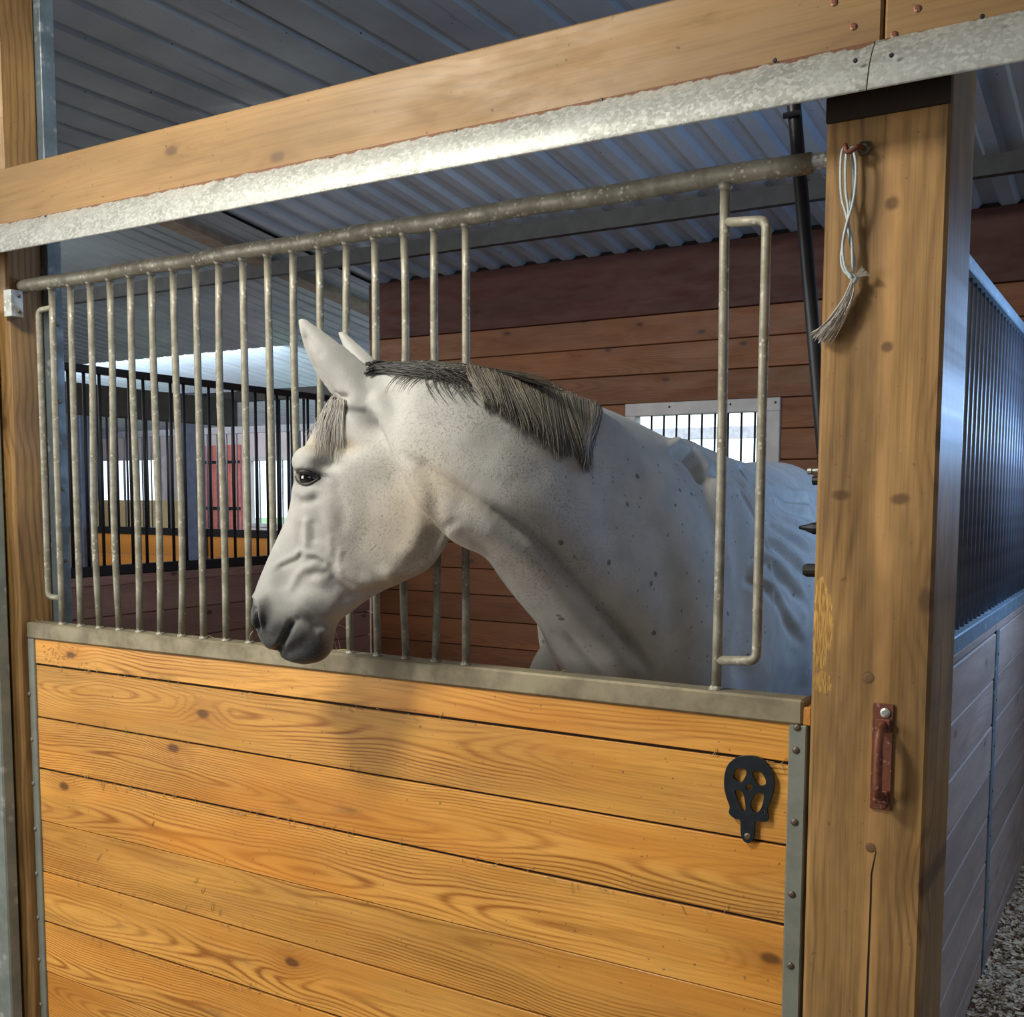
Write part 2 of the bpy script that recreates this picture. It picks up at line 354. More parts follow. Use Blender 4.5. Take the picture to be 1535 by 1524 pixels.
# ------------------------------------------------------------------ header beam, track, posts
jx = .0960; zt0, zt1 = 2.286, 2.4324
for (a, b, lab) in ((-5.2, jx-.0015, 'long golden timber header beam above the horse, left of the board joint'), (jx+.0015, 1.7, 'short golden timber header beam at top right, right of the board joint')):
    r = empty('header_beam', (a if a > -2 else b, -.05, zt0)); tag(r, lab, 'beam')
    MB().box((a, -.05, 2.24), (b, -.0015, zt1), .004).obj('timber', MAT['beam'], r)
    for px, py in ((1250, 4), (1279, 40), (1375, 13), (1340, 52)) :
        q = atY(px, py, -.0505)
        if a < q[0] < b: MB().disc(q, (0, -1, 0), .0055, .002, 8).obj('nail_head', MAT['rust'], r)
def track(a, b, lab):
    r = empty('door_track', ((a+b)/2, -.06, 2.2)); tag(r, lab, 'rail', 'galvanised track covers')
    pr = [(-.0515, 2.293), (-.056, 2.293), (-.0605, 2.289), (-.068, 2.280), (-.0765, 2.270), (-.0845, 2.258), (-.0915, 2.245), (-.0975, 2.230), (-.1015, 2.2165), (-.1035, 2.2095), (-.105, 2.2070), (-.1035, 2.2055), (-.1005, 2.2060)]
    inn = [(-.0995, 2.2120), (-.096, 2.228), (-.088, 2.243), (-.080, 2.256), (-.072, 2.267), (-.062, 2.280), (-.0515, 2.288)]
    al = pr+inn; m = len(al); v = []; f = []; K = 60
    for i in range(K+1):
        x = a+(b-a)*i/K; w = .0012*math.sin(x*5.1)+.0007*math.sin(x*13.)
        v += [(x, y+w, z+w*.5) for y, z in al]
    f = [(i*m+k, (i+1)*m+k, (i+1)*m+(k+1) % m, i*m+(k+1) % m) for i in range(K) for k in range(m)]+[tuple(range(m)), tuple(K*m+k for k in range(m))[::-1]]
    autosmooth(mesh('track_cover', v, f, MAT['track'], r, loc=((a+b)/2, -.08, 2.25)))
    return r
n = N('spangled_zinc'); P = n.tc(); q = n.sep(P)
d, vc = n.vor(P, 170.); a = n.noise(P, 9., 5., .65)
c = n.mix(n.ss(a, .3, .68), (.52, .53, .49), (.30, .31, .28)); c = n.mix(n.M('MULTIPLY', n.M('POWER', n.sep(vc)[0], 1.5), .42), c, (.88, .89, .86))
st = n.noise(n.vec(n.M('MULTIPLY', q[0], 26.), 0., n.M('MULTIPLY', q[2], 6.)), 1., 2.)
c = n.mix(n.ss(st, .66, .76, 0., .55), c, (.74, .73, .68))
ru = n.M('ADD', n.M('MULTIPLY', q[2], 26.), n.M('MULTIPLY', n.noise(n.vec(n.M('MULTIPLY', q[0], 22.), 0., 0.), 1., 4., .7), 1.1))
ru = n.M('ADD', ru, n.M('MULTIPLY', n.ss(q[0], 0., 1.2), .22))
c = n.mix(n.ss(ru, 1.66, 1.75, 0., .85), c, (.24, .09, .035))
n.bump(n.sep(vc)[1], .1, .001); MAT['track'] = n.out(c, n.ss(a, .3, .7, .40, .58), .5)
tr = track(-5.2, .0852, 'long dusty galvanised track cover left of the joint by the post')
tr2 = track(.0872, 1.7, 'clean galvanised track cover right of the joint by the post')
for px, py, w in ((69, 325, 0), (194, 302, 0), (336, 271, 0), (497, 238, 0), (684, 197, 0), (902, 150, 0), (1162, 91, 0), (1283, 92, 1), (1337, 84, 1), (1473, 26, 1)):
    q = atY(px, py, -.062 if not w else -.096); q[1] = -.0625 if not w else -.0985
    MB().disc(q, (0, -1, 0), .0036, .0025, 8).obj('bolt_hole', MAT['blackbar'], tr if px < 1312 else tr2)

def post(name, lab, a, b, mat):
    r = empty(name, ((a[0]+b[0])/2, (a[1]+b[1])/2, 0)); tag(r, lab, 'post')
    t = MB().box(a, b, .006); t.obj('timber', mat, r); return r
def chip(nm):   # post timber with two bare chipped spots on its left edge
    m = bpy.data.materials[nm].copy(); t = m.node_tree; bs = t.nodes['Principled BSDF']; n = N('tmpx'); bpy.data.materials.remove(n.m); n.m = m; n.t = t; n.b = bs
    src = bs.inputs['Base Color'].links[0].from_socket; q = n.sep(n.tc()); cz = (zc(0)-.02)/2; nz = n.M('MULTIPLY', n.noise(n.tc(), 45., 4., .7), .9)
    col = src
    for px, py, rx, rz in ((1231, 935, .022, .085), (1233, 1022, .018, .022)):
        w = atY(px, py, 0); dx = n.M('DIVIDE', n.M('SUBTRACT', q[0], w[0]-.095), rx); dz = n.M('DIVIDE', n.M('SUBTRACT', q[2], w[2]-cz), rz)
        d = n.M('SQRT', n.M('ADD', n.M('MULTIPLY', dx, dx), n.M('MULTIPLY', dz, dz)))
        g = n.mix(n.ss(n.noise(n.vec(n.M('MULTIPLY', q[0], 400.), 0., n.M('MULTIPLY', q[2], 40.)), 1., 2.), .4, .65), (.60, .36, .11), (.30, .16, .045))
        col = n.mix(n.ss(n.M('ADD', d, nz), 1.35, 1.28), col, g)
    st = n.M('ADD', n.M('MULTIPLY', n.M('ABSOLUTE', n.M('SUBTRACT', q[0], n.M('MULTIPLY_ADD', n.noise(n.vec(0., 0., n.M('MULTIPLY', q[2], 1.3)), 1., 2.), .05, -.012))), 40.), n.M('MULTIPLY', n.noise(n.vec(n.M('MULTIPLY', q[0], 90.), 0., n.M('MULTIPLY', q[2], 3.)), 1., 3.), .9))
    col = n.mix(n.ss(st, 1.15, .6, 0., .55), col, (.58, .33, .13))
    for px, py, rx, rz in ((1260, 742, .017, .009), (1350, 748, .017, .010), (1330, 520, .010, .010), (1302, 1016, .010, .010), (1337, 305, .012, .012)):
        w = atY(px, py, 0); dx = n.M('DIVIDE', n.M('SUBTRACT', q[0], w[0]-.095), rx); dz = n.M('DIVIDE', n.M('SUBTRACT', q[2], w[2]-cz), rz)
        d = n.M('ADD', n.M('SQRT', n.M('ADD', n.M('MULTIPLY', dx, dx), n.M('MULTIPLY', dz, dz))), n.M('MULTIPLY', n.noise(n.tc(), 60., 3.), .5))
        col = n.mix(n.ss(d, 1.5, .75, 0., .75), col, (.10, .05, .02))
    big_ = n.noise(n.vec(n.M('MULTIPLY', q[0], 9.), n.M('MULTIPLY', q[1], 9.), n.M('MULTIPLY', q[2], 2.2)), 1., 4., .6)
    col = n.mix(1., col, n.mix(n.ss(big_, .35, .65), (.66, .64, .60), (1.12, 1.1, 1.05)), 'MULTIPLY')
    t.links.new(col, bs.inputs['Base Color']); return m
MAT['post'] = chip('post_fir')
pr_ = post('timber_post', 'thick golden timber post right of the stall door', (0, 0, -.02), (.19, .2245, zc(0)-.0), MAT['post'])
MB().box((.001, -.009, 2.200), (.189, -.0003, 2.239), .001).obj('track_shade_strip', plain('track_shade', (.030, .018, .010), .9), pr_)  # dark strip painted in for the shade under the track
pl_ = post('timber_post', 'narrow timber post behind the left end of the stall door', (-2.34, 0, -.02), (-2.156, .108, zc(0)-.0), MAT['postleft'] if 'postleft' in MAT else MAT['post'])
t = MB().box((-2.29, .108, -.02), (-2.134, .152, zc(0)), .002).obj('steel_channel', MAT['bluesteel'], pl_)
for z in (2.07, 1.86, 1.62, 1.42): MB().disc((-2.131, .13, z), (1, 0, 0), .006, .004, 8).obj('screw', MAT['screw'], pl_)
q = atX(24, 455, -2.13)
br = MB().box((-2.156, q[1]-.018, q[2]-.035), (-2.125, q[1]+.018, q[2]+.035), .001).obj('bracket', MAT['galv'], pl_)
for dz in (-.02, .02): MB().disc((-2.125, q[1]+.005, q[2]+dz), (1, 0, 0), .005, .004, 8).obj('screw', MAT['screw'], br)
# knots / plugs and end-grain chips of the right post
for px, py in ((1302, 1016), (1305, 1270)):
    q = atY(px, py, 0); MB().disc((q[0], .0005, q[2]), (0, -1, 0), .0085, .0016, 14).obj('wood_plug', plain('plug', (.19, .10, .04), .6), pr_)
# long crack below the lower plug
v = []; pts = [(1313, 1275), (1306, 1310), (1305, 1350), (1303, 1400), (1301, 1450), (1299, 1500), (1297, 1560)]
A = [atY(x, y, -.0006) for x, y in pts]; wdt = [.0006, .0012, .0013, .0014, .0016, .0018, .002]
for p, w in zip(A, wdt): v += [p+[-w, 0, 0], p+[w, 0, 0]]
mesh('crack', v, [(2*i, 2*i+1, 2*i+3, 2*i+2) for i in range(len(pts)-1)], plain('crack_dark', (.012, .007, .004), .9), pr_)
# rusty handle
hx, hz0, hz1 = .1215, 1.092, 1.268
hp = MB().box((.1035, -.005, hz0), (.1365, 0, hz1), .0012)
h = empty('pull_handle', (hx, 0, 1.18)); tag(h, 'rusty iron pull handle screwed to the front of the thick post', 'handle')
hp.obj('back_plate', MAT['rust'], h)
rg = MB().tube(bend([(hx, -.004, 1.236), (hx, -.038, 1.226), (hx, -.038, 1.124), (hx, -.004, 1.114)], .016), .0075, 12).obj('grip', MAT['rust'], h, True)
for z in (1.222, 1.104): MB().box((hx-.012, -.012, z), (hx+.012, -.004, z+.022), .002).obj('lug', MAT['rust'], h)
for z, m in ((1.254, 'galv'), (1.103, 'rust')): MB().disc((hx+.002, -.005, z), (0, -1, 0), .008, .004, 12).obj('screw', MAT[m], h)
# eye bolt + twine
q = atY(1289, 218, -.02)
eb = empty('hook_bolt', (q[0], 0, q[2])); tag(eb, 'rusty bent bolt holding the hanging twine near the post top', 'bolt')
MB().tube(bend([(q[0]+.002, 0, q[2]), (q[0], -.026, q[2]-.002), (q[0]-.018, -.028, q[2]-.012), (q[0]-.022, -.026, q[2]+.004)], .008), .0042, 8).obj('shank', MAT['rust'], eb, True)
MB().disc((q[0]+.002, 0, q[2]), (0, -1, 0), .012, .007, 6).obj('nut', MAT['screw'], eb)
n = N('twine'); twm = n.out(n.mix(n.noise(n.tc(), 160., 2.), (.60, .68, .68), (.36, .42, .43)), .7)
n = N('frayed_twine'); twf = n.out((.50, .47, .42), .8)
tw = empty('baling_twine', (q[0]-.02, -.02, q[2]-.1)); tag(tw, 'pale blue looped twine with frayed end hanging on the post', 'twine')
def sm(pts, k=6):
    P = [np.array(p, float) for p in pts]; P = [2*P[0]-P[1]]+P+[2*P[-1]-P[-2]]; out = []
    for i in range(1, len(P)-2):
        for j in range(k):
            t = j/k; a, b, c, d = P[i-1:i+3]
            out.append(.5*((2*b)+(c-a)*t+(2*a-5*b+4*c-d)*t*t+(3*b-a-3*c+d)*t**3))
    out.append(P[-2]); return out
for S_, y in (([(1267, 217), (1261, 235), (1261, 290), (1268, 320), (1276, 355), (1278, 395), (1277, 416)], -.018),
              ([(1272, 217), (1268, 240), (1268, 285), (1272, 320), (1266, 355), (1261, 385), (1265, 405), (1277, 416)], -.022),
              ([(1278, 220), (1283, 245), (1282, 280), (1277, 310), (1268, 340), (1263, 370), (1267, 400), (1277, 416)], -.026),
              ([(1276, 220), (1277, 240), (1279, 280), (1272, 325), (1274, 360), (1281, 390), (1277, 416)], -.014)):
    MB().tube(sm([atY(a, b, y) for a, b in S_]), .0022, 6).obj('strand', twm, tw, True)
MB().tube(sm([atY(a, b, -.02) for a, b in ((1272, 411), (1278, 415), (1282, 419), (1277, 424))], 3), [.003]+[.005]*8+[.002], 8).obj('knot', twm, tw, True)
fb = MB()
for i in range(70):
    a = rng.normal(0, 1.); e = rng.normal(0, 1.)
    P = [(1279+a*1.0, 418), (1271+a*2.5+e, 444), (1255+a*4.0+e*2, 472), (1238+a*4.5+e*3, 495+e*2), (1226+a*4+e*4, 508+e*4)]
    fb.tube(sm([atY(x, y, -.018+rng.normal(0, .004)) for x, y in P], 3), [.0008]*12+[.0003], 3)
for i in range(14):
    a = rng.normal(0, 1.); fb.tube([atY(1279, 417, -.02), atY(1289+a*2, 411+a, -.02), atY(1297+a*3, 405+a*3, -.02)], .0006, 3)
fb.obj('frayed_end', twf, tw)
# latch hardware on the left face of the post
lt = empty('door_latch', (0, .12, 1.55)); tag(lt, 'dark spring latch on the left face of the thick post', 'latch')
MB().box((-.006, .05, 1.44), (0, .17, 1.72), .001).obj('back_plate', MAT['blackbar'], lt)
MB().tube([(-.004, .10, 1.650), (-.040, .10, 1.648)], .0042, 10).tube([(-.036, .10, 1.648), (-.043, .10, 1.648)], .006, 10).obj('steel_pin', MAT['galv'], lt)
MB().tube([(-.004, .10, 1.633), (-.034, .10, 1.631)], .008, 10).obj('spring', MAT['blackbar'], lt)
MB().tube([(-.004, .10, 1.548), (-.030, .10, 1.548), (-.046, .10, 1.549), (-.056, .10, 1.549)], [.011, .011, .005, .003], 10).obj('latch_tip', MAT['blackbar'], lt)
MB().tube([(-.004, .10, 1.474), (-.040, .10, 1.474), (-.046, .10, 1.474)], [.012, .012, .009], 14).obj('rubber_stop', MAT['rubber'], lt)
MB().tube([(-.004, .10, 1.70), (-.012, .10, 1.69), (-.022, .10, 1.675), (-.012, .10, 1.66)], .005, 8).obj('spring_clip', MAT['screw'], lt)
# leaning pole behind post
a, b = atY(1191, 168, .30), atY(1228, 600, .30); d = b-a
sp = MB().tube([a-d*.9, a, b, b+d*.75], .0135, 12).obj('brace_pole', MAT['blackbar'], None, True); tag(sp, 'dark round steel pole leaning behind the thick post', 'pole')
q = atY(1184, 172, .285); MB().tube([q+[-.012, 0, 0], q+[.02, 0, 0]], .006, 8).obj('bolt', MAT['blackbar'], sp)

# sliding door edge at far left in front
ne = empty('neighbour_door', (-2.4, -.05, 0)); tag(ne, 'grey steel edge of the next stall door at the far left', 'door')
MB().box((-2.60, -.045, .05), (-2.188, -.01, 2.09), .004).obj('steel_stile', MAT['concretegrey'], ne)

# ------------------------------------------------------------------ the stall door
door = empty('stall_door', (-1.07, .045, 0)); tag(door, 'orange pine stall door with steel bars and a gap for the horse', 'door')
zs0, zs1 = 1.2157, 1.256
cap = MB(); x0, x1 = -2.1535, -.018
cap.box((x0, .018, zs0-.004), (x1, .068, zs1), .004); cap.obj('sill_channel', MAT['sill'], door)
MB().box((x1-.001, .022, zs0-.004), (x1+.014, .064, zs1-.012), .002).obj('end_block', MAT['farorange'], door)
for a, b in ((-2.154, -2.126), (-.0415, -.0105)):
    s_ = MB().box((a, .02, .06), (b, .066, zs0-.004), .002).obj('side_channel', MAT['edge'], door)
    if a < -1: L = [(44, 1040), (48, 1108), (50, 1174), (53, 1242), (55, 1309), (57, 1375), (59, 1438), (61, 1505)]
    else: L = [(1195, 1090), (1193, 1124), (1191, 1232), (1187, 1340), (1185, 1447), (1182, 1550)]
    for px, py in L:
        q = atY(px, py, .02); m_ = MB().disc((q[0], .0202, q[2]), (0, -1, 0), .0062, .0032, 12); m_.obj('screw', MAT['screw'] if a > -1 else MAT['edge'], s_, True)
zz = zs0-.004; zj = 1.1392; k = 0
gaps = [.0105, .006, .011, .0028, .0045, .0095, .005, .004, .004]
while zz > .1:
    bot = max(zj-k*.14504, .07); g = gaps[k] if k < 9 else .003
    MB().box((-2.126, .0245+(.001 if k % 3 == 1 else 0), bot+g*.5), (-.0415, .0625, zz-g*.15), .0011).obj('plank', MAT['door'], door)
    zz = bot-g*.0; k += 1
MB().box((-2.125, .0315, .08), (-.042, .055, zs0-.006)).obj('backing_board', plain('gap_dark', (.02, .01, .006), .9), door)
MB().box((-2.15, .02, .03), (-.012, .066, .07), .002).obj('bottom_channel', MAT['edge'], door)
# rail and bars
zr = 2.1574; wob = lambda x, y: np.array([0, 0, 0.])
rl = MB(); P = [(-2.154+i*(2.154-.034)/40, .04, zr+.0012*math.sin(i*.9)) for i in range(41)]; rl.tube(P, .0175, 16).obj('top_rail', MAT['rail'], door, True)
MB().tube([(-.035, .04, zr), (0.0, .04, zr)], .0135, 16).tube([(-.004, .04, zr), (0, .04, zr)], .019, 16).obj('rail_pin', MAT['galv'], door)
for i in range(18):
    x = -2.02654+.0766*i; b1, b2 = rng.normal(0, .0025, 2)
    P = [(x+b1*math.sin(math.pi*t)+b2*math.sin(2*math.pi*t), .04+b2*math.sin(math.pi*t), zs1-.004+(zr-.012-zs1+.004)*t) for t in np.linspace(0, 1, 9)]
    m_ = MB().tube(P, .0084, 10); m_.tube([(x, .04, zr-.022), (x, .04, zr-.014)], [.009, .0125], 10); m_.tube([(x, .04, zs1-.001), (x, .04, zs1+.005)], [.0125, .009], 10); m_.obj('bar', MAT['rail'], door, True)
xb = -.18302
P = [(xb+.003*math.sin(3.1*t+.4), .04, zs1-.004+(zr-.012-zs1)*t) for t in np.linspace(0, 1, 9)]
MB().tube(P, .0088, 12).tube([(xb, .04, zr-.026), (xb, .04, zr-.014)], [.0095, .014], 12).tube([(xb, .04, zs1-.001), (xb, .04, zs1+.007)], [.015, .0095], 12).obj('bar', MAT['rail'], door, True)
xy = -.1085
MB().tube(bend([(xb, .04, 2.078), (xy, .04, 2.073), (xy, .04, 1.314), (xb, .04, 1.309)], .016, 6), .0086, 12).obj('yoke_loop', MAT['rail'], door, True)
MB().tube(bend([(-2.0265, .04, 2.092), (-2.084, .04, 2.090), (-2.084, .04, 1.328), (-2.0265, .04, 1.326)], .016, 6), .0075, 12).obj('side_loop', MAT['rail'], door, True)
# horseshoe shaped hook plate
def plate():
    cv = bpy.data.curves.new('hook_plate', 'CURVE'); cv.dimensions = '2D'; cv.fill_mode = 'BOTH'; cv.extrude = .0022; cv.bevel_depth = .0006
    out = [(480,290),(620,300),(740,370),(820,480),(848,600),(840,740),(800,880),(770,960),(788,1040),(765,1105),(625,1110),(622,1250),(605,1335),(545,1385),(480,1345),(452,1260),(440,1100),(370,1080),(295,1015),(302,930),(260,820),(225,680),(230,520),(270,400),(370,315)]
    holes = [[(540+48*math.cos(a), 680+48*math.sin(a)) for a in np.linspace(0, 6.28, 12, endpoint=False)],
             [(330,560),(350,480),(390,440),(490,455),(505,520),(450,620),(385,605)], [(575,525),(600,470),(690,490),(750,580),(745,650),(650,655)],
             [(355,725),(425,712),(485,800),(505,960),(465,995),(395,860)], [(615,765),(690,745),(735,790),(700,950),(620,1005),(560,900)],
             [(735+16*math.cos(a), 985+22*math.sin(a)) for a in np.linspace(0, 6.28, 8, endpoint=False)]]
    for L in [out]+holes:
        P = sm(L+[L[0]], 4)[:-1] if len(L) != 12 and len(L) != 8 else [np.array(p) for p in L]
        sp_ = cv.splines.new('POLY'); sp_.points.add(len(P)-1); sp_.use_cyclic_u = True
        for i, p in enumerate(P):
            X = (p[0]-535)*.0001434; Z = -(p[1]-690-.13*(p[0]-535))*.0001434; sp_.points[i].co = (X, Z, 0, 1)
    ob = bpy.data.objects.new('tmp', cv); COL.objects.link(ob); dg = bpy.context.evaluated_depsgraph_get()
    me = bpy.data.meshes.new_from_object(ob.evaluated_get(dg)); bpy.data.objects.remove(ob)
    vs = [(v.co.x-.1095, .0195-v.co.z-.001, v.co.y+1.0905) for v in me.vertices]; fs = [tuple(p.vertices) for p in me.polygons]
    return vs, fs
pv, pf_ = plate(); hk = mesh('hook_plate', pv, pf_, MAT['blackplate'], door, loc=(-.1095, .02, 1.09)); hk['label'] = 'black oval openwork iron plate with a stem'
MB().disc((-.1087, .0165, 1.003+.0), (0, -1, 0), .0062, .003, 12).obj('screw', MAT['screw'], hk)

# ------------------------------------------------------------------ barred partitions
def partition(lab, x, y0, y1, zlow, ztop, pm, barmat, railmat, barstep, face, strips=(), zb=.03, capm=None, r=.0075):
    root = empty('stall_partition', (x, (y0+y1)/2, 0)); tag(root, lab, 'partition')
    s = -.04*face; x0, x1 = sorted((x, x+s))
    z = zb; ys = sorted([y0]+list(strips)+[y1]); k = 0
    while z < zlow-.02:
        z1 = min(z+.145, zlow)
        for a, b in zip(ys[:-1], ys[1:]):
            e = rng.uniform(-.0015, .0015); MB().box((x0+e, a+.003, z+.0015), (x1+e, b-.003, z1-.0025), .003).obj('plank', pm, root)
        z = z1; k += 1
    MB().box((x0-.004, y0, zlow), (x1+.004, y1, zlow+.045), .003).obj('lower_channel', capm or railmat, root)
    MB().box((x0+.002, y0, ztop-.022), (x1-.002, y1, ztop+.012), .003).obj('top_rail', railmat, root)
    y = y0+.04; xc = (x0+x1)/2
    while y < y1-.02:
        MB().tube([(xc, y, zlow+.04), (xc, y, ztop-.02)], r, 8).obj('bar', barmat, root, True); y += barstep
    for q in strips:
        st = MB().box((x-.004*(1-face)/2-(.004 if face > 0 else 0), q-.022, zb), (x+.005*face, q+.022, zlow-.03), .001) if False else MB().box((min(x, x+.005*face), q-.004, zb), (max(x, x+.005*face), q+.055, zlow-.02), .001)
        so = st.obj('joint_strip', capm or railmat, root)
        for z in np.arange(.25, zlow-.05, .145): MB().disc((x+.005*face, q+.03, z), (face, 0, 0), .005, .003, 8).obj('screw', MAT['screw'], so)
    return root
partition('right stall partition of weathered boards under close steel bars', XR, .235, YB-.005, 1.218, 2.176, MAT['sideplank'], MAT['rightbar'] if 'rightbar' in MAT else MAT['galv'], MAT['bluesteel'], .075, 1, strips=(1.80,))
partition('left partition of the horse stall with black bars over dull boards', XL, .2, YB-.005, 1.235, 2.173, MAT['farplank'], MAT['blackbar'], MAT['blackbar'], .0822, 1)
# far row left of the back wall: low boarded front with black bars
MAT['bluepost'] = plain('blue_painted_post', (.10, .13, .22), .5, .1)
fp = empty('stall_front', (-7, YB, 0)); tag(fp, 'low orange boarded stall front with thin black bars seen beyond the left bars', 'partition')
zt = 1.33
for i in range(9):
    z1 = zt-i*.145; MB().box((-11.5, YB, z1-.142), (XL-.05, YB+.03, z1), .003).obj('plank', MAT['farorange2'] if 'farorange2' in MAT else MAT['farorange'], fp)
MB().box((-11.5, YB-.01, zt), (XL-.05, YB+.04, zt+.05), .003).obj('lower_channel', MAT['blackbar'], fp)
MB().box((-11.5, YB-.005, 2.22), (XL-.05, YB+.035, 2.29), .003).obj('top_rail', MAT['blackbar'], fp)
x = XL-.12
while x > -9.4:
    MB().tube([(x, YB+.015, zt+.04), (x, YB+.015, 2.23)], .0085, 6).obj('bar', MAT['blackbar'], fp, True); x -= .105
for px in (289, 118):
    q = atY(px, 740, YB-.06); MB().box((q[0]-.075, YB-.09, 0), (q[0]+.075, YB-.012, 2.29), .004).obj('steel_post', MAT['bluepost'], fp)
# dark beam left
a, b = atX(90, 592, -4.7), atX(480, 634, -4.7); zz_ = (a[2]+b[2])/2
t = MB().box((-4.74, 1.2, zz_-.085), (-4.66, YB-.1, zz_+.085), .004).obj('crossbeam', plain('dark_timber', (.075, .065, .06), .8)); tag(t, 'dark brown crossbeam behind the black bars on the left', 'beam')
for y_, in ((1.3,),): 
    t = MB().box((-4.76, y_-.05, 0), (-4.66, y_+.05, zz_-.086), .004).obj('support_post', plain('dark_timber2', (.09, .075, .07), .8)); tag(t, 'dark timber post carrying the crossbeam on the left', 'post')
# outer wall with windows on the far left
YO = 7.2
wl = MB(); ops = []
for (p0, p1, t0, t1) in ((150, 243, 690, 757), (376, 470, 690, 785), (500, 545, 690, 780)):
    a, b = atY(p0, t0, YO), atY(p1, t1, YO); ops.append((a[0], b[0], min(atY((p0+p1)/2, t1, YO)[2], 9), atY((p0+p1)/2, t0, YO)[2]))
xs = [-12.]+[q for o_ in ops for q in o_[:2]]+[XL-.2]
for i in range(0, len(xs), 2): wl.box((xs[i], YO, 0), (xs[i+1], YO+.05, 2.5))
for a, b, c, d in ops: wl.box((a, YO, 0), (b, YO+.05, c)).box((a, YO, d), (b, YO+.05, 2.5))
n = N('whitewashed_boards'); P = n.tc(); q = n.sep(P); wv = n.M('FRACT', n.M('MULTIPLY', q[0], 5.))
wwm = n.out(n.mix(n.noise(P, 4., 4.), (.62, .58, .60), (.42, .38, .40)), .7)
wo = wl.obj('wall_far', wwm, loc=(-8, YO, 0)); tag(wo, kind='structure')
for i, (a, b, c, d) in enumerate(ops):
    w_ = empty('window_%d' % (i+2), ((a+b)/2, YO, c)); tag(w_, kind='structure')
    MB().box((a-.04, YO-.02, c-.04), (b+.04, YO, c)).box((a-.04, YO-.02, d), (b+.04, YO, d+.04)).box((a-.04, YO-.02, c), (a, YO, d)).box((b, YO-.02, c), (b+.04, YO, d)).obj('window_frame', MAT['winframe'], w_)
    for j in range(1, 8): MB().tube([(a+(b-a)*j/8, YO+.02, c), (a+(b-a)*j/8, YO+.02, d)], .01, 6).obj('window_bar', MAT['bluesteel'], w_)
a, b = atY(303, 668, YO-.03), atY(362, 782, YO-.03); 
rd = empty('door_1', (a[0], YO, 0)); tag(rd, kind='structure')
k_ = 7
for i in range(k_):
    x_ = a[0]+(b[0]-a[0])*i/k_; MB().box((x_+.004, YO-.04, .1), (x_+(b[0]-a[0])/k_-.004, YO-.005, a[2]), .003).obj('plank', plain('faded_red_board', (.62, .20, .17), .7) if i == 0 else bpy.data.materials['faded_red_board'], rd)
for z_ in (1.45, 1.98): MB().box((a[0], YO-.06, z_), (b[0], YO-.04, z_+.03)).obj('ledge', MAT['blackbar'], rd)
# thin black bars of a second row (between)
g2 = empty('stall_front', (-7, 5.2, 0)); tag(g2, 'second far row of thin black bars before the far windows', 'partition')
MB().box((-11.9, 5.2, 1.16), (-3.9, 5.24, 1.22)).obj('lower_channel', MAT['bluesteel'], g2); MB().box((-11.9, 5.2, 2.16), (-3.9, 5.24, 2.22)).obj('top_rail', MAT['blackbar'], g2)
MB().box((-11.9, 5.205, .0), (-3.9, 5.235, 1.16)).obj('boards', MAT['farplank2'] if 'farplank2' in MAT else MAT['sideplank'], g2)
x = -4.0
while x > -11.: MB().tube([(x, 5.22, 1.2), (x, 5.22, 2.18)], .008, 5).obj('bar', MAT['blackbar'], g2); x -= .125
# straw bales
n = N('straw'); P = n.tc(); q = n.sep(P); stm = n.out(n.mix(n.noise(n.vec(n.M('MULTIPLY', q[0], 60.), q[1], n.M('MULTIPLY', q[2], 90.)), 1., 3., .7), (.50, .38, .18), (.12, .09, .05)), .9)
for px, w, lab in ((173, .49, 'left'), (220, .50, 'right')):
    q = atY(px, 780, 6.3)
    for z0, z1, lv in ((-.02, .385, 'bottom'), (.39, .785, 'second'), (.79, 1.175, 'third'), (1.18, 1.555, 'topmost')):
        t = MB().box((q[0]-w/2, 6.1, z0), (q[0]+w/2, 6.6, z1), .03).obj('straw_bale', stm); tag(t, '%s straw bale of the %s stack before the far window' % (lv, lab), 'bale', 'straw bales')
# barn ends
sd = plain('grey_siding', (.30, .31, .32), .7)
t = MB().box((-12.1, -6.5, 0), (-12, 7.2, 3.1)).obj('wall_left', sd); tag(t, kind='structure')
t = MB().box((-12, -4.75, 0), (4.7, -4.65, 3.1)).obj('wall_front', plain('dim_boards', (.30, .20, .12), .7)); tag(t, kind='structure')
t = MB().box((4.6, -4.7, 0), (4.7, YB, 1.2)).box((4.6, -4.7, 2.6), (4.7, YB, 3.1)).box((4.6, -4.7, 1.2), (4.7, 1.2, 2.6)).obj('wall_right', sd); tag(t, kind='structure')
# beam at far right above the neighbour stall
a = atY(1535, 200, 2.0)
t = MB().box((.20, .9, 2.93), (.34, 2.78, 3.03)); t.v = [(x, y, z+(zc(y)-3.05)) for x, y, z in t.v]
t = t.obj('rafter', plain('brown_rafter', (.17, .115, .075), .7)); tag(t, 'brown rafter under the roof at the upper right corner', 'beam')

# wisps of hay caught in the joints of the door boards
n = N('hay_wisps'); hm_ = n.out(n.mix(n.new('ShaderNodeNewGeometry').outputs['Random Per Island'], (.62, .48, .22), (.30, .22, .10)), .8)
hb_ = MB()
def wisp(p, L, tilt, r=.0006):
    d = np.array([math.cos(tilt), 0, math.sin(tilt)])*L; m = p+d*.5+np.array([0, -rng.uniform(.001, .004), rng.normal(0, .0015)]); hb_.tube([p, m, p+d+[0, -.001, 0]], r, 4)
for j, x0_, x1_, k in ((0, -1.95, -.75, 34), (2, -1.95, -.95, 60), (2, -.95, -.1, 16), (4, -2.0, -1.2, 12), (5, -1.9, -1.1, 26), (0, -.2, -.05, 10), (1, -2.05, -1.0, 16)):
    for i in range(k): wisp(np.array([rng.uniform(x0_, x1_), .0235, 1.1392-j*.14504+rng.normal(0, .002)]), rng.uniform(.006, .022), rng.normal(0, .9))
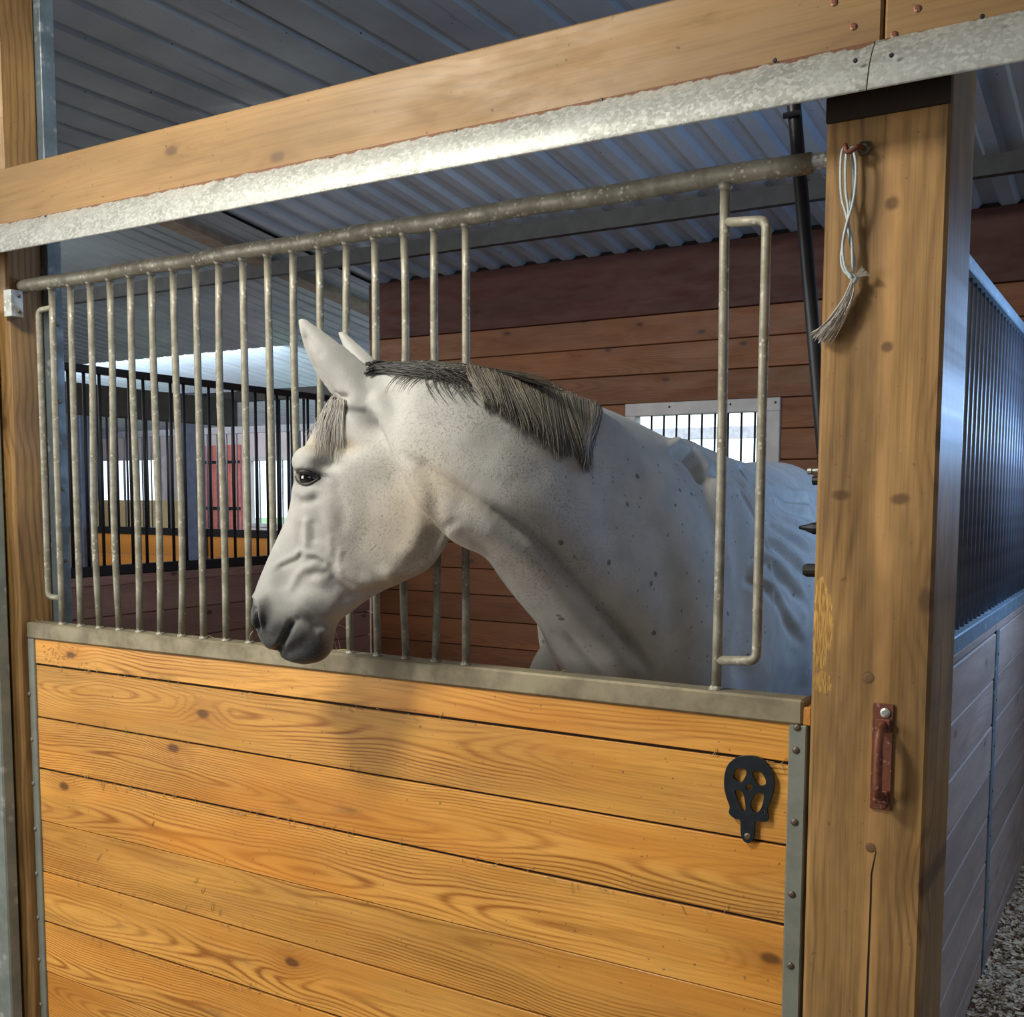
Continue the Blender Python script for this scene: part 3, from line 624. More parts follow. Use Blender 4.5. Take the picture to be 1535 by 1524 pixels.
for i in range(26): wisp(np.array([rng.uniform(-2.10, -1.9), .0235, rng.uniform(1.12, 1.20)]), rng.uniform(.006, .02), rng.uniform(0, 3.1))
for px, py, L, t in ((145, 1290, .03, .9), (628, 930+0, .0, 0), (290, 1322, .02, .8), (302, 1338, .02, 1.0), (318, 1365, .022, 1.4), (228, 1237, .015, 1.1), (329, 1372, .02, 1.4)):
    if L: q = atY(px, py, .0235); wisp(q, L, t, .0009)
for px in (57, 64, 320, 440, 505, 620, 660, 840): 
    q = atY(px, 930+px*.112, .045); q[2] = 1.258; d_ = rng.uniform(0, 3.1)
    hb_.tube([q, q+[math.cos(d_)*.02, math.sin(d_)*.01, .003], q+[math.cos(d_)*.035, math.sin(d_)*.018, .002]], .0007, 4)
t = hb_.obj('hay_wisps', hm_, door); tag(t, 'tiny hay wisps caught in the joints of the boards', kind='stuff')
# ================================================================== the horse
HP = atY(545, 560, -.10); HD = np.array([-.93, -.367, 0.]); HN = np.array([.367, -.93, 0.])   # sagittal plane of the head
def atH(px, py, off=0.):                       # pixel -> head plane shifted by off towards the viewer
    d = ray(px, py); return CP+d*((HP+HN*off-CP)@HN)/(d@HN)
def cr(P, k):                                   # Catmull-Rom through rows
    P = np.array(P, float); P = np.vstack([2*P[0]-P[1], P, 2*P[-1]-P[-2]]); out = []
    for i in range(1, len(P)-2):
        for j in range(k):
            t = j/k; a, b, c, d = P[i-1:i+3]; out.append(.5*((2*b)+(c-a)*t+(2*a-5*b+4*c-d)*t*t+(3*b-a-3*c+d)*t**3))
    out.append(P[-2]); return np.array(out)
def loft(rows, k=4, n=28, ex=1.0, side=None):
    """rows: A(3) B(3) halfwidth bias"""
    R_ = cr([np.concatenate([a, b, [w, bi]]) for a, b, w, bi in rows], k); m = len(R_); C = (R_[:, :3]+R_[:, 3:6])/2; v = []
    for i in range(m):
        t = C[min(i+1, m-1)]-C[max(i-1, 0)]; h = (R_[i, :3]-R_[i, 3:6])/2
        s = np.cross(t, h); s /= np.linalg.norm(s)+1e-12
        if side is not None: s = side
        for q in range(n):
            w = 2*math.pi*q/n; c_, s_ = math.cos(w), math.sin(w)
            v.append(C[i]+h*c_+s*R_[i, 6]*math.copysign(abs(s_)**ex, s_)*(1+R_[i, 7]*c_))
    f = [(i*n+q, i*n+(q+1) % n, (i+1)*n+(q+1) % n, (i+1)*n+q) for i in range(m-1) for q in range(n)]+[tuple(range(n))[::-1], tuple((m-1)*n+q for q in range(n))]
    return v, f
def ball(c, ax):                                # ellipsoid; ax = 3 axis vectors
    n = 20; v = []; f = []
    for i in range(n+1):
        p = math.pi*i/n
        for j in range(n): q = 2*math.pi*j/n; v.append(np.array(c)+ax[0]*math.sin(p)*math.cos(q)+ax[1]*math.sin(p)*math.sin(q)+ax[2]*math.cos(p))
    for i in range(n):
        for j in range(n): f.append((i*n+j, (i+1)*n+j, (i+1)*n+(j+1) % n, i*n+(j+1) % n))
    return v, f
body = MB()
# head
HS = [((560,552),(668,735),.050,.0), ((528,556),(668,775),.062,.0), ((500,594),(668,800),.070,.05), ((478,634),(664,830),.080,.12), ((460,668),(655,846),.088,.22), ((450,700),(640,858),.088,.25),
      ((442,728),(622,866),.080,.22), ((437,757),(600,876),.070,.15), ((426,786),(574,888),.060,.08), ((411,816),(550,902),.053,.02), ((398,845),(528,918),.049,-.02), ((387,872),(508,932),.048,-.02),
      ((380,898),(497,943),.050,-.02), ((380,922),(489,951),.051,-.04), ((386,943),(481,958),.049,-.04), ((394,960),(462,968),.045,0), ((404,972),(440,973),.030,0)]
body.add(*loft([(atH(*a), atH(*b), w, bi) for a, b, w, bi in HS], 3, 28, .92, side=HN))
# lower lip / chin
LS = [((500,912),(512,924),.026,0), ((476,930),(503,940),.034,0), ((452,945),(501,955),.038,0), ((434,958),(498,974),.038,0), ((423,972),(484,990),.034,0), ((420,984),(460,996),.026,0)]
body.add(*loft([(atH(*a), atH(*b), w, bi) for a, b, w, bi in LS], 3, 20, 1., side=HN))
# cheek, brow, crest below the eye
U = np.array([0, 0, 1.])
for sgn in (1, -1):
    body.add(*ball(atH(596,772,.050*sgn), [HD*.120, U*.125, HN*.036])); body.add(*ball(atH(560,700,.055*sgn), [HD*.10, U*.07, HN*.028]))
    body.add(*ball(atH(466,692,.064*sgn), [HD*.040, U*.034, HN*.028]))
    body.add(*ball(atH(505,800,.040*sgn), [(HD*.2-U*.98)*.10, (HD*.98+U*.2)*.035, HN*.024]))
    body.add(*ball(atH(392,915,.036*sgn), [(HD*.3-U*.95)*.042, (HD*.95+U*.3)*.022, HN*.020]))
    body.add(*ball(atH(470,900,.030*sgn), [HD*.06, U*.045, HN*.026]))
    body.add(*ball(atH(555,610,.045*sgn), [HD*.05, U*.045, HN*.03]))
# neck: crest point + y, throat point + y
NS = [((540,560),-.11,(640,765),-.13,.060), ((566,552),-.10,(668,805),-.13,.075), ((610,550),-.09,(692,822),-.12,.085), ((665,550),-.06,(728,832),-.09,.092), ((728,560),-.00,(775,872),-.04,.102), ((795,576),.10,(820,925),.04,.116),
      ((862,598),.22,(860,975),.13,.135), ((925,624),.36,(892,1050),.20,.16), ((985,655),.52,(920,1150),.26,.19), ((1040,682),.70,(935,1260),.33,.22), ((1078,682),.84,(945,1340),.42,.24)]
body.add(*loft([(atY(*a, ya), atY(*b, yb), w, -.15) for a, ya, b, yb, w in NS], 4, 32, .95))
# trunk along y
TS = [(.36,-.50,1.18,.15,.22), (.55,-.53,1.24,.23,.36), (.80,-.58,1.305,.262,.43), (1.1,-.61,1.30,.285,.425), (1.5,-.66,1.29,.315,.425), (1.9,-.71,1.31,.315,.42), (2.2,-.74,1.34,.295,.385), (2.5,-.78,1.30,.25,.34), (2.68,-.79,1.24,.16,.22)]
body.add(*loft([(np.array([x, y, z+h]), np.array([x, y, z-h]), w, -.12) for y, x, z, w, h in TS], 4, 36, .95, side=np.array([1., 0, 0])))
# shoulder blades, breast, haunches
for sx in (1, -1):
    body.add(*ball((-.55+.185*sx, .62, 1.30), [np.array([.085, 0, 0]), np.array([0, .20, .10]), np.array([0, -.12, .34])]))
    body.add(*ball((-.53+.12*sx, .36, 1.15), [np.array([.10, 0, 0]), np.array([0, .12, 0]), np.array([0, 0, .15])]))
    body.add(*ball((-.77+.15*sx, 2.3, 1.2), [np.array([.14, 0, 0]), np.array([0, .26, 0]), np.array([0, 0, .34])]))
body.add(*ball(atY(1075, 760, .95), [np.array([.06, 0, 0]), np.array([0, .20, 0]), np.array([0, 0, .10])]))
# legs
def leg(P, R): body.tube(cr(np.column_stack([np.array(P), np.array(R)]), 4)[:, :3], list(cr(np.column_stack([np.array(P), np.array(R)]), 4)[:, 3]), 18)
for sx in (1, -1):
    x = -.55+.17*sx; leg([(x, .58, 1.05), (x, .60, .86), (x, .56, .70), (x, .55, .52), (x, .56, .46), (x, .57, .30), (x, .57, .16), (x, .53, .085), (x, .50, .035)], [.11, .085, .062, .047, .036, .031, .042, .038, .06])
    x = -.77+.17*sx; leg([(x, 2.35, 1.0), (x, 2.30, .84), (x, 2.42, .66), (x, 2.52, .56), (x, 2.50, .46), (x, 2.47, .30), (x, 2.45, .16), (x, 2.40, .085), (x, 2.37, .035)], [.17, .12, .08, .055, .045, .036, .044, .040, .062])
# ears: cupped leaves seen from behind
def ear(L, Rr, off, bulge, th=.006):
    v = []; f = []; m = 9; rows = len(L)
    Lc, Rc = cr(L, 3), cr(Rr, 3); ro = cr([[o, b] for o, b in zip(off, bulge)], 3); K = len(Lc)
    for inner in (0, 1):
        for i in range(K):
            l, r = atH(*Lc[i], ro[i, 0]), atH(*Rc[i], ro[i, 0]); bb = ro[i, 1]
            for j in range(m):
                t = j/(m-1); v.append(l+(r-l)*t+HN*(bb*math.sin(math.pi*t)-(th if inner else -th*.3)))
    o2 = K*m
    for i in range(K-1):
        for j in range(m-1):
            f += [(i*m+j, i*m+j+1, (i+1)*m+j+1, (i+1)*m+j), (o2+i*m+j, o2+(i+1)*m+j, o2+(i+1)*m+j+1, o2+i*m+j+1)]
        f += [(i*m, (i+1)*m, o2+(i+1)*m, o2+i*m), (i*m+m-1, o2+i*m+m-1, o2+(i+1)*m+m-1, (i+1)*m+m-1)]
    f += [tuple(list(range(m))[::-1]+[o2+j for j in range(m)]), tuple([(K-1)*m+j for j in range(m)]+[o2+(K-1)*m+j for j in range(m)][::-1])]
    body.add(v, f)
ear([(508,606),(488,580),(471,555),(459,530),(451,505),(446,478)], [(596,620),(580,582),(554,552),(522,524),(491,501),(456,476)], [.045,.045,.050,.058,.064,.07], [.036,.034,.030,.024,.014,.004], .0075)
ear([(540,572),(528,548),(520,533),(513,516),(506,498)], [(584,566),(566,543),(549,526),(531,510),(514,495)], [-.06,-.06,-.065,-.07,-.07], [.018,.018,.016,.010,.004], .008)
body.add(*ball(atH(560,592,.045), [HD*.048, U*.042, HN*.030]))

me = bpy.data.meshes.new('horse_raw'); me.from_pydata(body.v, [], body.f)
bm = bmesh.new(); bm.from_mesh(me); bmesh.ops.recalc_face_normals(bm, faces=bm.faces[:]); bm.to_mesh(me); bm.free()
tmp = bpy.data.objects.new('tmp', me); COL.objects.link(tmp)
md = tmp.modifiers.new('r', 'REMESH'); md.mode = 'VOXEL'; md.voxel_size = .0043
dg = bpy.context.evaluated_depsgraph_get(); hm = bpy.data.meshes.new_from_object(tmp.evaluated_get(dg)); bpy.data.objects.remove(tmp)
nv = len(hm.vertices); V = np.empty(nv*3); hm.vertices.foreach_get('co', V); V = V.reshape(-1, 3)
ne_ = len(hm.edges); E_ = np.empty(ne_*2, int); hm.edges.foreach_get('vertices', E_); E_ = E_.reshape(-1, 2)
deg = np.bincount(E_.ravel(), minlength=nv).astype(float)
def lap(V, m, it, lam=.6):
    for _ in range(it):
        Sx = np.empty_like(V)
        for c in range(V.shape[1]): Sx[:, c] = np.bincount(E_[:, 0], V[E_[:, 1], c], nv)+np.bincount(E_[:, 1], V[E_[:, 0], c], nv)
        V = V+(Sx/deg[:, None]-V)*lam*m[:, None]
    return V
px, py, pz = proj(V)
earm = ((py < 600) & (px < 592) & (py < 600-(px-545)*.0))*1. * ((px < 560) | (py > 575))
sm_ = np.where(earm > 0, .12, 1.)
sm_[(px < 500) & (py > 880) & (py < 1000)] = .5
V = lap(V, sm_, 16); 
big = ((px > 640) | (V[:, 1] > .1)).astype(float); V = lap(V, big, 34)
mid = ((px > 500) & (py > 620) & (px <= 700)).astype(float); V = lap(V, mid, 18)
def normals(V):
    hm.vertices.foreach_set('co', V.ravel()); hm.update(); Nn = np.empty(nv*3); hm.vertices.foreach_get('normal', Nn) if False else hm.vertex_normals.foreach_get('vector', Nn); return Nn.reshape(-1, 3)
px, py, pz = proj(V); Nn = normals(V)
vis = ((Nn*(V-CP)).sum(1) < 0.02*pz)
def dist(line):
    L = np.array(line, float); best = np.full(nv, 1e9); sd = np.zeros(nv); tt = np.zeros(nv); tot = 0
    seg = np.hypot(*(L[1:]-L[:-1]).T); cum = np.concatenate([[0], np.cumsum(seg)])
    for i in range(len(L)-1):
        a, b = L[i], L[i+1]; d = b-a; t = np.clip(((px-a[0])*d[0]+(py-a[1])*d[1])/(d@d), 0, 1)
        dx, dy = px-a[0]-t*d[0], py-a[1]-t*d[1]; D = np.hypot(dx, dy); w = D < best
        best = np.where(w, D, best); sd = np.where(w, np.sign(d[0]*dy-d[1]*dx), sd); tt = np.where(w, (cum[i]+t*seg[i])/cum[-1], tt)
    return best, sd*best, tt
disp = np.zeros(nv); zone = np.ones(nv)
def carve(line, amp, sig, off=0., taper=True, ramp=0, zn=None):
    global disp
    D, sD, t = dist(line); g = np.exp(-((sD-off)/sig)**2/2)*(D < abs(off)+sig*4)
    if off == 0: g = np.exp(-(D/sig)**2/2)
    else:
        g = g*np.exp(-np.maximum(D-np.abs(sD), 0)**2/sig**2)
    if taper: g = g*np.clip(np.minimum(t, 1-t)*6+.12, 0, 1)
    if ramp: g = g*np.clip(t*ramp, 0, 1)**1.3
    m = vis if zn is None else (vis & zn)
    disp = disp+amp*g*m
def dab(c, amp, sx, sy=None, ang=0.):
    global disp
    sy = sy or sx; a = math.radians(ang); dx, dy = px-c[0], py-c[1]; u = dx*math.cos(a)+dy*math.sin(a); w = -dx*math.sin(a)+dy*math.cos(a)
    disp = disp+amp*np.exp(-(u/sx)**2/2-(w/sy)**2/2)*vis
front = V[:, 1] < .45
JG = [(606,680),(640,700),(672,722),(700,738),(734,760),(768,784),(801,808),(830,836),(850,862),(878,892),(905,922),(930,950),(955,982),(978,1012)]
carve(JG[:6], -.007, 5); carve(JG[4:], -.020, 8); carve(JG[3:], .014, 17, 24); carve(JG[3:], .008, 26, -40)
carve(JG[6:], -.006, 4)
carve([(845,945),(880,985),(905,1015),(930,1060)], -.006, 5)
carve([(606,684),(630,700),(648,745),(652,790),(636,832),(600,862)], -.007, 11)      # rear edge of the cheek
carve([(600,682),(618,700),(632,745),(634,785),(620,822),(590,850)], .007, 13)
carve([(690,776),(668,792),(650,818),(640,842)], -.003, 5); carve([(684,800),(700,800),(724,815),(745,840)], -.002, 5)
carve([(600,856),(566,874),(536,874),(514,862),(500,845)], .009, 10); carve([(592,872),(560,889),(530,890),(505,874),(488,852)], -.012, 8)
carve([(505,898),(540,900),(570,890)], -.004, 7)
carve([(458,775),(459,800),(460,822)], .0038, 3.2); carve([(449,780),(448,812),(452,828)], -.003, 4); carve([(468,778),(470,815)], -.003, 4)
carve([(452,820),(444,832),(430,838),(418,844),(408,854)], .0042, 2.6); carve([(454,828),(446,839),(432,845),(418,851)], -.003, 2.6)
carve([(452,826),(462,830),(474,830),(486,838),(496,848)], .0032, 3); carve([(460,838),(474,838),(488,846)], -.003, 3)
carve([(478,852),(468,848),(456,852),(446,862),(438,878),(434,890)], .0045, 4.5); carve([(492,856),(480,860),(462,862)], -.003, 4)
carve([(512,820),(508,845),(514,858)], .0022, 2.5); carve([(494,800),(496,835)], .0018, 3)
carve([(470,735),(478,790),(480,820)], -.003, 8); carve([(488,740),(496,800)], .002, 7); carve([(500,720),(515,760),(512,800)], -.002, 6)
dab((416,874), -.005, 14, 16); dab((448,905), .004, 16, 16); dab((480,870), .004, 12, 9)
dab((494,693), -.012, 15, 9, -15); dab((505,672), -.005, 18, 8)                         # hollow behind the eye
dab((464,690), .004, 15, 11); dab((478,714), -.006, 8, 6)
dab((459,715), -.006, 13, 7, 8); carve([(442,735),(455,742),(472,738)], .004, 4); carve([(448,752),(462,754),(476,745)], -.003, 4)
carve([(440,702),(452,700),(468,704),(480,712)], .005, 3.5)
dab((528,668), -.006, 16, 8); dab((585,600), -.012, 12, 22, -10); dab((560,650), -.003, 20, 20)
carve([(453,492),(460,522),(473,550),(490,577),(508,598)], -.005, 2.6); carve([(455,500),(470,520),(485,535)], -.003, 5)
carve([(486,592),(505,596),(524,596)], -.007, 4)
# mouth and nostril
MO = [(412,980),(417,975),(424,962),(430,950),(436,936)]
carve(MO, -.014, 3.4, taper=False); carve([(436,936),(444,930),(452,926)], -.004, 4)
carve([(404,950),(412,935),(420,930)], .003, 6); carve([(440,962),(455,948),(470,944)], .003, 9)
carve([(474,950),(484,945),(494,944)], .004, 4)
NO = [(377,903),(380,911),(381,922),(383,932),(386,941)]
carve(NO, -.020, 3.0, taper=False); carve([(374,892),(382,896),(387,906),(389,920),(390,936),(391,946)], .006, 3.)
# withers fold and skin folds of the flank
carve([(1000,664),(1018,664),(1036,674),(1052,692),(1064,716)], .015, 7); carve([(1008,677),(1028,684),(1042,700),(1056,724)], -.026, 4.5)
carve([(1075,690),(1095,700),(1112,715),(1128,735)], .012, 7); carve([(1108,696),(1122,712),(1135,730)], -.012, 5)
carve([(1092,700),(1114,770),(1126,860),(1126,950),(1116,1060)], -.030, 15)
for i, (x1, y1, xm, ym) in enumerate(((1218,742,1180,735),(1220,768,1180,750),(1220,796,1178,766),(1219,826,1174,785),(1216,862,1168,808),(1212,905,1163,835),(1204,960,1158,870))):
    L = [(1138+i*1.,726+i*5), (xm-16,ym-8), (xm,ym+4), ((xm+x1)/2+3,(ym+y1)/2), (x1,y1)]
    carve(L, .0095, 3.6, ramp=2.2); carve([(a-3, b+11) for a, b in L], -.012, 4., ramp=2.2)
carve([(1170,850),(1185,920),(1188,1000)], -.010, 7); carve([(1200,900),(1212,960),(1205,1030)], .010, 8)
# shoulder muscle relief
carve([(900,690),(950,740),(990,810),(1010,900),(1015,1000)], -.006, 22); carve([(960,700),(1020,780),(1050,880),(1060,990)], .008, 24)
carve([(880,665),(905,720),(915,790),(905,870)], -.004, 18)
for (a, b) in (((760,640),(700,690)), ((820,700),(760,740))): carve([a, b], -.002, 14)
V = V+Nn*disp[:, None]
V = lap(V, np.full(nv, .5), 2); V = lap(V, (big > 0)*.6*(px > 1085), 6)
px, py, pz = proj(V); Nn = normals(V); vis = ((Nn*(V-CP)).sum(1) < 0.05*pz)
# coat masks
def blob(c, sx, sy=None, ang=0., base=None):
    sy = sy or sx; a = math.radians(ang); dx, dy = px-c[0], py-c[1]; u = dx*math.cos(a)+dy*math.sin(a); w = -dx*math.sin(a)+dy*math.cos(a); return np.exp(-(u/sx)**2/2-(w/sy)**2/2)
hd = V[:, 1] < .1
grey = np.zeros(nv)
def g_(v): 
    global grey
    grey = np.maximum(grey, v*hd)
muz = (px-438)*-.35+(py-930)*.94     # grows towards the lips
g_(np.clip((muz+46)/66, 0, 1)*(py > 870)*(px < 520)*np.clip((520-px)/40, 0, 1)*.92)
g_(blob((420,872), 22, 15, -30)*.42); g_(blob((395,905), 20, 25)*.55); g_(blob((472,915), 22, 20)*.55); g_(blob((452,960), 40, 30)*.85)
g_(blob((408,908), 40, 30)*.50); g_(blob((456,925), 20, 14)*.75); g_(blob((393,945), 12, 16)*.75)
D, _, _ = dist(MO); g_(np.exp(-(D/5)**2)*1.05); D, _, _ = dist(NO); g_(np.exp(-(D/4.5)**2)*1.1)
g_(blob((462,715), 22, 10, 10)*1.0); g_(blob((452,700), 14, 7)*.35); g_(blob((483,712), 14, 5, 5)*.8); g_(blob((462,738), 16, 9)*.4); g_(blob((492,694), 13, 6)*.3)
g_(blob((577,600), 12, 26, -8)*.32); g_(blob((535,600), 28, 6, 15)*.18)
D, _, _ = dist([(500,604),(520,612),(545,615)]); g_(np.exp(-(D/6)**2)*.6)
D, _, _ = dist(JG); grey = np.maximum(grey, np.exp(-(D/6)**2)*.22*(V[:, 1] < .4))
warm = np.clip(blob((600,800), 55, 60)*.8+blob((485,665), 22, 9)*1.3+blob((512,668), 18, 8)*1.1+blob((640,730), 30, 40)*.6+blob((690,735), 40, 12, 35)*.5, 0, 1)*hd
speck = np.clip(blob((600,790), 60, 70)*.9+blob((720,680), 90, 70)*.9+blob((800,780), 80, 90)*.7+blob((780,850), 60, 40)*.8+.18, 0, 1)*(py > 560)
hornm = (V[:, 2] < .085).astype(float)
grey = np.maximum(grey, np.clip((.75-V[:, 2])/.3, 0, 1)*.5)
at = hm.color_attributes.new('coat', 'FLOAT_COLOR', 'POINT') if hasattr(hm, 'color_attributes') else None
cc = np.column_stack([grey, warm, speck, np.clip((px-700)/150, 0, 1)*np.clip((py-600)/60, 0, 1)]).astype(np.float32); at.data.foreach_set('color', cc.ravel())
hm.polygons.foreach_set('use_smooth', [True]*len(hm.polygons))
n = N('grey_coat'); P = n.tc(); at_ = n.attr('coat'); A = n.sep(at_['Color']); Aa = at_['Alpha']
nn = n.noise(P, 14., 4., .6)
c = n.mix(n.ss(nn, .3, .7), (.54, .535, .50), (.43, .43, .405))
c = n.mix(n.M('MULTIPLY', A[1], .75), c, (.50, .41, .29))
# flea-bitten ticks
q = n.sep(P); wv = n.noise(P, 20., 2.); Pv = n.vec(n.M('ADD', q[0], n.M('MULTIPLY', wv, .03)), q[1], n.M('ADD', q[2], n.M('MULTIPLY', wv, .03)))
t1 = n.noise(Pv, 200., 3., .7); t2 = n.noise(P, 11., 3., .6)
tk = n.M('MULTIPLY', n.ss(t1, .47, .68), n.M('MULTIPLY', n.ss(t2, .3, .62), A[2]))
c = n.mix(n.M('MULTIPLY', tk, .72), c, (.20, .185, .16))
d, kc = n.vor(n.vec(n.M('ADD', q[0], n.M('MULTIPLY', wv, .02)), q[1], n.M('ADD', q[2], n.M('MULTIPLY', nn, .02))), 24.); c = n.mix(n.M('MULTIPLY', n.M('MULTIPLY', n.ss(d, .17, .11), n.M('MULTIPLY', Aa, n.M('LESS_THAN', n.sep(kc)[0], .30))), .8), c, (.07, .07, .07))
d2, k2 = n.vor(n.vec(n.M('ADD', q[0], n.M('MULTIPLY', wv, .015)), q[1], n.M('ADD', q[2], n.M('MULTIPLY', nn, .015))), 62.)
c = n.mix(n.M('MULTIPLY', n.M('MULTIPLY', n.ss(d2, .24, .12), n.M('MULTIPLY', Aa, n.M('LESS_THAN', n.sep(k2)[0], .22))), .65), c, (.09, .09, .085))
gn = n.M('ADD', A[0], n.M('MULTIPLY', n.M('SUBTRACT', nn, .5), n.M('MULTIPLY', A[0], .5)), clamp=True)
c = n.mix(n.ss(gn, .0, 1.), c, (.030, .034, .037))
hair = n.noise(n.vec(n.M('MULTIPLY', q[0], 120.), n.M('MULTIPLY', q[1], 120.), n.M('MULTIPLY', q[2], 45.)), 6., 2., .7)
c = n.mix(n.ss(hair, .3, .75, 0., .22), c, (.30, .29, .27))
n.bump(n.M('ADD', hair, n.M('MULTIPLY', tk, -.5)), .45, .0015)
coat = n.out(c, n.M('MULTIPLY_ADD', A[0], -.12, .62), 0., .3); n.b.inputs['Sheen Weight'].default_value = .12; n.b.inputs['Sheen Roughness'].default_value = .5
hm.name = 'body'; hm.materials.clear(); hm.materials.append(coat)
horse = empty('horse', (-.6, 1.2, 0)); tag(horse, 'light grey horse reaching its head out over the stall door', 'horse')
hb = bpy.data.objects.new('body', hm); COL.objects.link(hb); hb.parent = horse; hb.location = (.6, -1.2, 0)
# eye
ec = atH(459, 717, 0); 
bvh = BVHTree.FromPolygons([Vector(p) for p in V], [tuple(p.vertices) for p in hm.polygons])
def hit(x, y, lift=0.):
    d = Vector(ray(x, y)).normalized(); h = bvh.ray_cast(Vector(CP), d)
    if h[0] is None: return None, None
    return np.array(h[0])+np.array(h[1])*lift, np.array(h[1])
p, nrm = hit(459, 716); nrm = nrm/np.linalg.norm(nrm)
n = N('horse_eye'); em = n.out((.010, .007, .006), .06, 0., .9); n.b.inputs['Coat Weight'].default_value = 1.
ev, ef = ball(p-nrm*.010, [HD*.0205, U*.0175, HN*.019]); mesh('eye', ev, ef, em, horse, True, loc=p)
n = N('eyelid_skin'); lm = n.out((.045, .045, .047), .45)
def lid(pts, r, name='eyelid'):
    Q = []
    for a, b in pts:
        h_, n_ = hit(a, b)
        if h_ is None: continue
        Q.append(h_+nrm*.001)
    Q = [Q[0]*(1-t)+Q[-1]*t if False else q for q, t in zip(Q, np.linspace(0, 1, len(Q)))]
    Q = sm(Q, 4); R2 = [r*(.35+.65*math.sin(math.pi*i/(len(Q)-1))) for i in range(len(Q))]
    MB().tube(Q, R2, 8).obj(name, lm, horse, True)
lid([(442,713),(446,708),(453,706),(462,707),(471,711),(480,716)], .0060)
lid([(443,714),(447,721),(455,725),(464,725),(472,721),(480,716)], .0034)
# mane: strands laid over the surface
n = N('mane_hair'); rr = n.attr('tone')['Fac']
hmane = n.out(n.mix(rr, (.27, .23, .17), (.018, .020, .024)), .42, 0., .5)
def strands(name, L, lab=None):
    vs = []; fs = []; tone = []
    for pts, r0, lift, tn in L:
        P = []; last = None
        for a, b in cr(pts, 4):
            h_, n_ = hit(a, b)
            if h_ is None:
                if last is None: continue
                d = ray(a, b); d = d/np.linalg.norm(d); h_ = CP+d*((last-CP)@d)
            else: h_ = h_+n_*lift
            if last is not None and np.linalg.norm(h_-last) > .07: break
            P.append(h_); last = h_
        if len(P) < 4: continue
        K = len(P); b0 = MB().tube(P, [r0*(1.05-.85*(i/(K-1))**1.6) for i in range(K)], 4)
        q = len(vs); vs += b0.v; fs += [tuple(q+i for i in f_) for f_ in b0.f]; tone += [tn]*len(b0.v)
    me = bpy.data.meshes.new(name); me.from_pydata([(a+.6, b-1.2, c_) for a, b, c_ in vs], [], fs); me.polygons.foreach_set('use_smooth', [True]*len(me.polygons))
    at = me.attributes.new('tone', 'FLOAT', 'POINT'); at.data.foreach_set('value', np.array(tone, np.float32)); me.materials.append(hmane)
    o = bpy.data.objects.new(name, me); COL.objects.link(o); o.parent = horse
    if lab: o['label'] = lab
    return o
CREST = cr([(548,547),(580,541),(620,540),(660,543),(700,551),(740,559),(780,568),(820,579),(850,592),(880,603),(897,611)], 8)
def crest(t): i = t*(len(CREST)-1); a = int(min(i, len(CREST)-2)); return CREST[a]+(CREST[a+1]-CREST[a])*(i-a)
L = []
for i in range(2300):                           # long part falling over the near side
    t = rng.uniform(.40, 1.0); c0 = crest(t)+[rng.uniform(-6, 3), rng.uniform(3, 12)]; x = c0[0]
    Ln = np.interp(x, [660, 700, 740, 790, 840, 870, 895], [28, 48, 64, 86, 98, 92, 74])*rng.uniform(.7, 1.05); Ln *= (1+.10*math.sin(x*.11)+.06*math.sin(x*.31))
    cl = math.sin(x*.21)*4+math.sin(x*.083)*6; sw = rng.normal(0, 2.5)
    dx = np.interp(x, [660, 760, 850, 895], [14, 28, 18, -14])
    pts = [c0, c0+[dx*.22+sw*.3, Ln*.22], c0+[dx*.5+cl*.5+sw*.5, Ln*.5], c0+[dx*.8+cl+sw, Ln*.78], c0+[dx*.95+cl*1.1+sw*1.6, Ln]]
    tn = np.clip(.42+.13*math.sin(x*.17)+.1*math.sin(x*.41)+rng.normal(0, .11)+(760-x)*.0012, .02, 1); L.append((pts, rng.uniform(.0008, .0015), rng.uniform(.003, .013), tn))
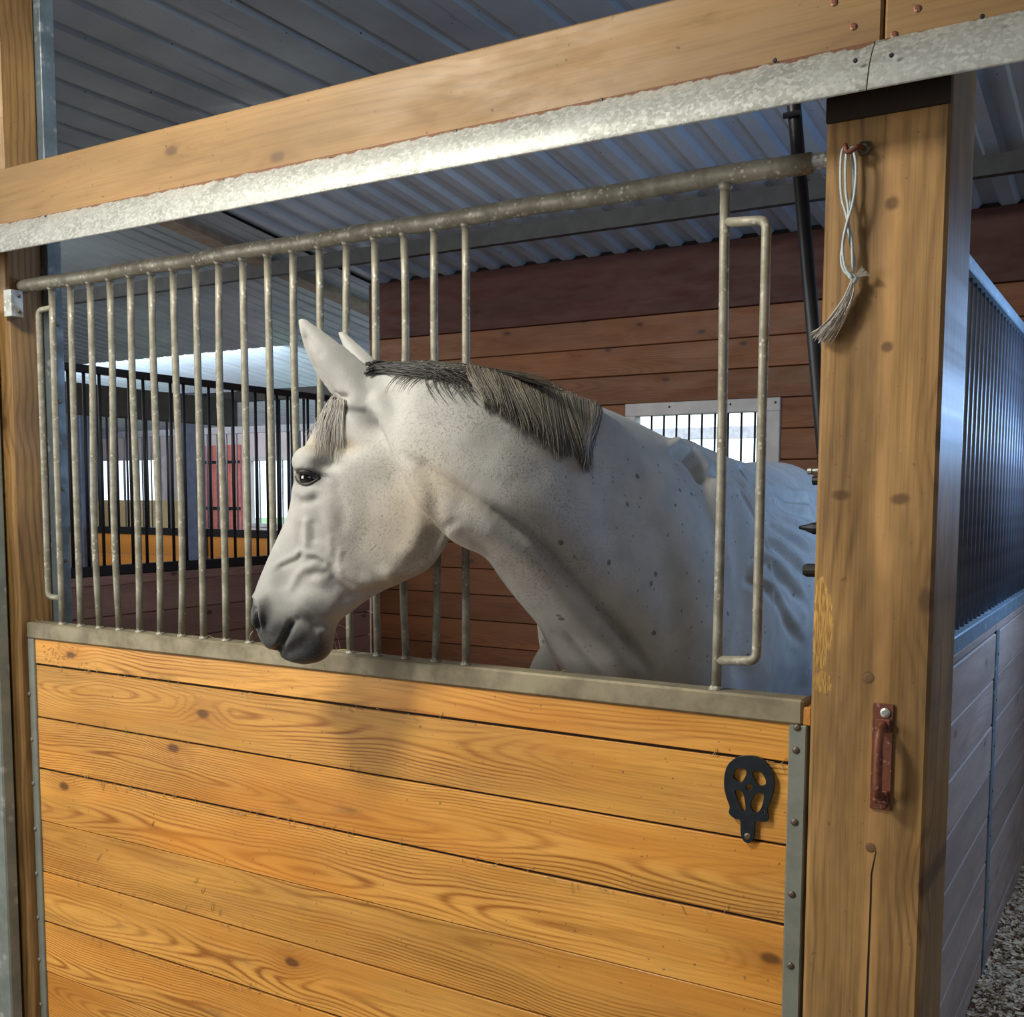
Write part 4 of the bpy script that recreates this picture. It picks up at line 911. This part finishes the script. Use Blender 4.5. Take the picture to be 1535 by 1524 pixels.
for i in range(1100):                           # dark part lying along the crest
    t = rng.uniform(0., .50); c0 = crest(t)+[rng.uniform(-6, 6), rng.uniform(0, 16)]; x = c0[0]
    Ln = rng.uniform(60, 130); e = rng.normal(0, 4); dn = rng.uniform(10, 34)*np.interp(x, [550, 620, 700], [.35, .8, 1.2])
    pts = [c0, c0+[Ln*.25, -2+dn*.05+e*.2], c0+[Ln*.5, dn*.2+e*.5], c0+[Ln*.75, dn*.5+e*.8], c0+[Ln, dn+e]]
    L.append((pts, rng.uniform(.0009, .0018), rng.uniform(.002, .011), np.clip(.92+rng.normal(0, .10)-(x-560)*.0022, .05, 1)))
for i in range(90):                             # loose wisps
    x = rng.uniform(590, 720); c0 = np.array([x, 552+(x-590)*.08]); s_ = rng.uniform(.5, 1)
    kind = rng.integers(0, 2); pts = [c0+[40, 0], c0+[22, 6], c0+[5, 14*s_], c0+[-8, 26*s_], c0+[-14, 38*s_]] if kind else [c0, c0+[-6, 14], c0+[-4, 28*s_], c0+[4, 42*s_], c0+[12, 52*s_]]
    if x < 640 and kind == 0: continue
    L.append((pts, .0008, .003, np.clip(.75+rng.normal(0, .15), 0, 1)))
strands('mane', L, 'dark to straw-grey mane combed over the near side')
L = []
for i in range(230):
    u = rng.uniform(0, 1); c0 = np.array([494+u*26, 592+u*10+rng.uniform(-3, 3)]); Ln = rng.uniform(42, 98); e = rng.normal(0, 4)
    tx = -26+u*18
    pts = [c0, c0+[tx*.25, Ln*.25], c0+[tx*.6+e*.4, Ln*.5], c0+[tx*.85+e*.8, Ln*.78], c0+[tx+e*1.3, Ln]]
    L.append((pts, rng.uniform(.0004, .0008), rng.uniform(.001, .006), np.clip(.05+rng.normal(0, .2)+(.45 if .35 < u < .6 else 0), -.3, 1)))
fo = strands('forelock', L); n = N('forelock_hair'); fo.data.materials[0] = n.out(n.mix(n.attr('tone')['Fac'], (.50, .48, .43), (.07, .07, .07)), .45)
# whiskers and hay stalks
n = N('hay_stalk'); hay = n.out((.62, .52, .34), .7)
wk = MB()
for P in ([(497,946),(501,962),(506,976)], [(500,940),(506,955),(510,972)], [(386,926),(388,934),(392,940)], [(478,985),(484,992),(488,1001)], [(380,945),(376,950),(374,957)], [(500,936),(512,938),(520,943)]):
    MB().tube(sm([atH(a, b, .01) for a, b in P], 3), .0005, 4).obj('whisker', hay, horse)
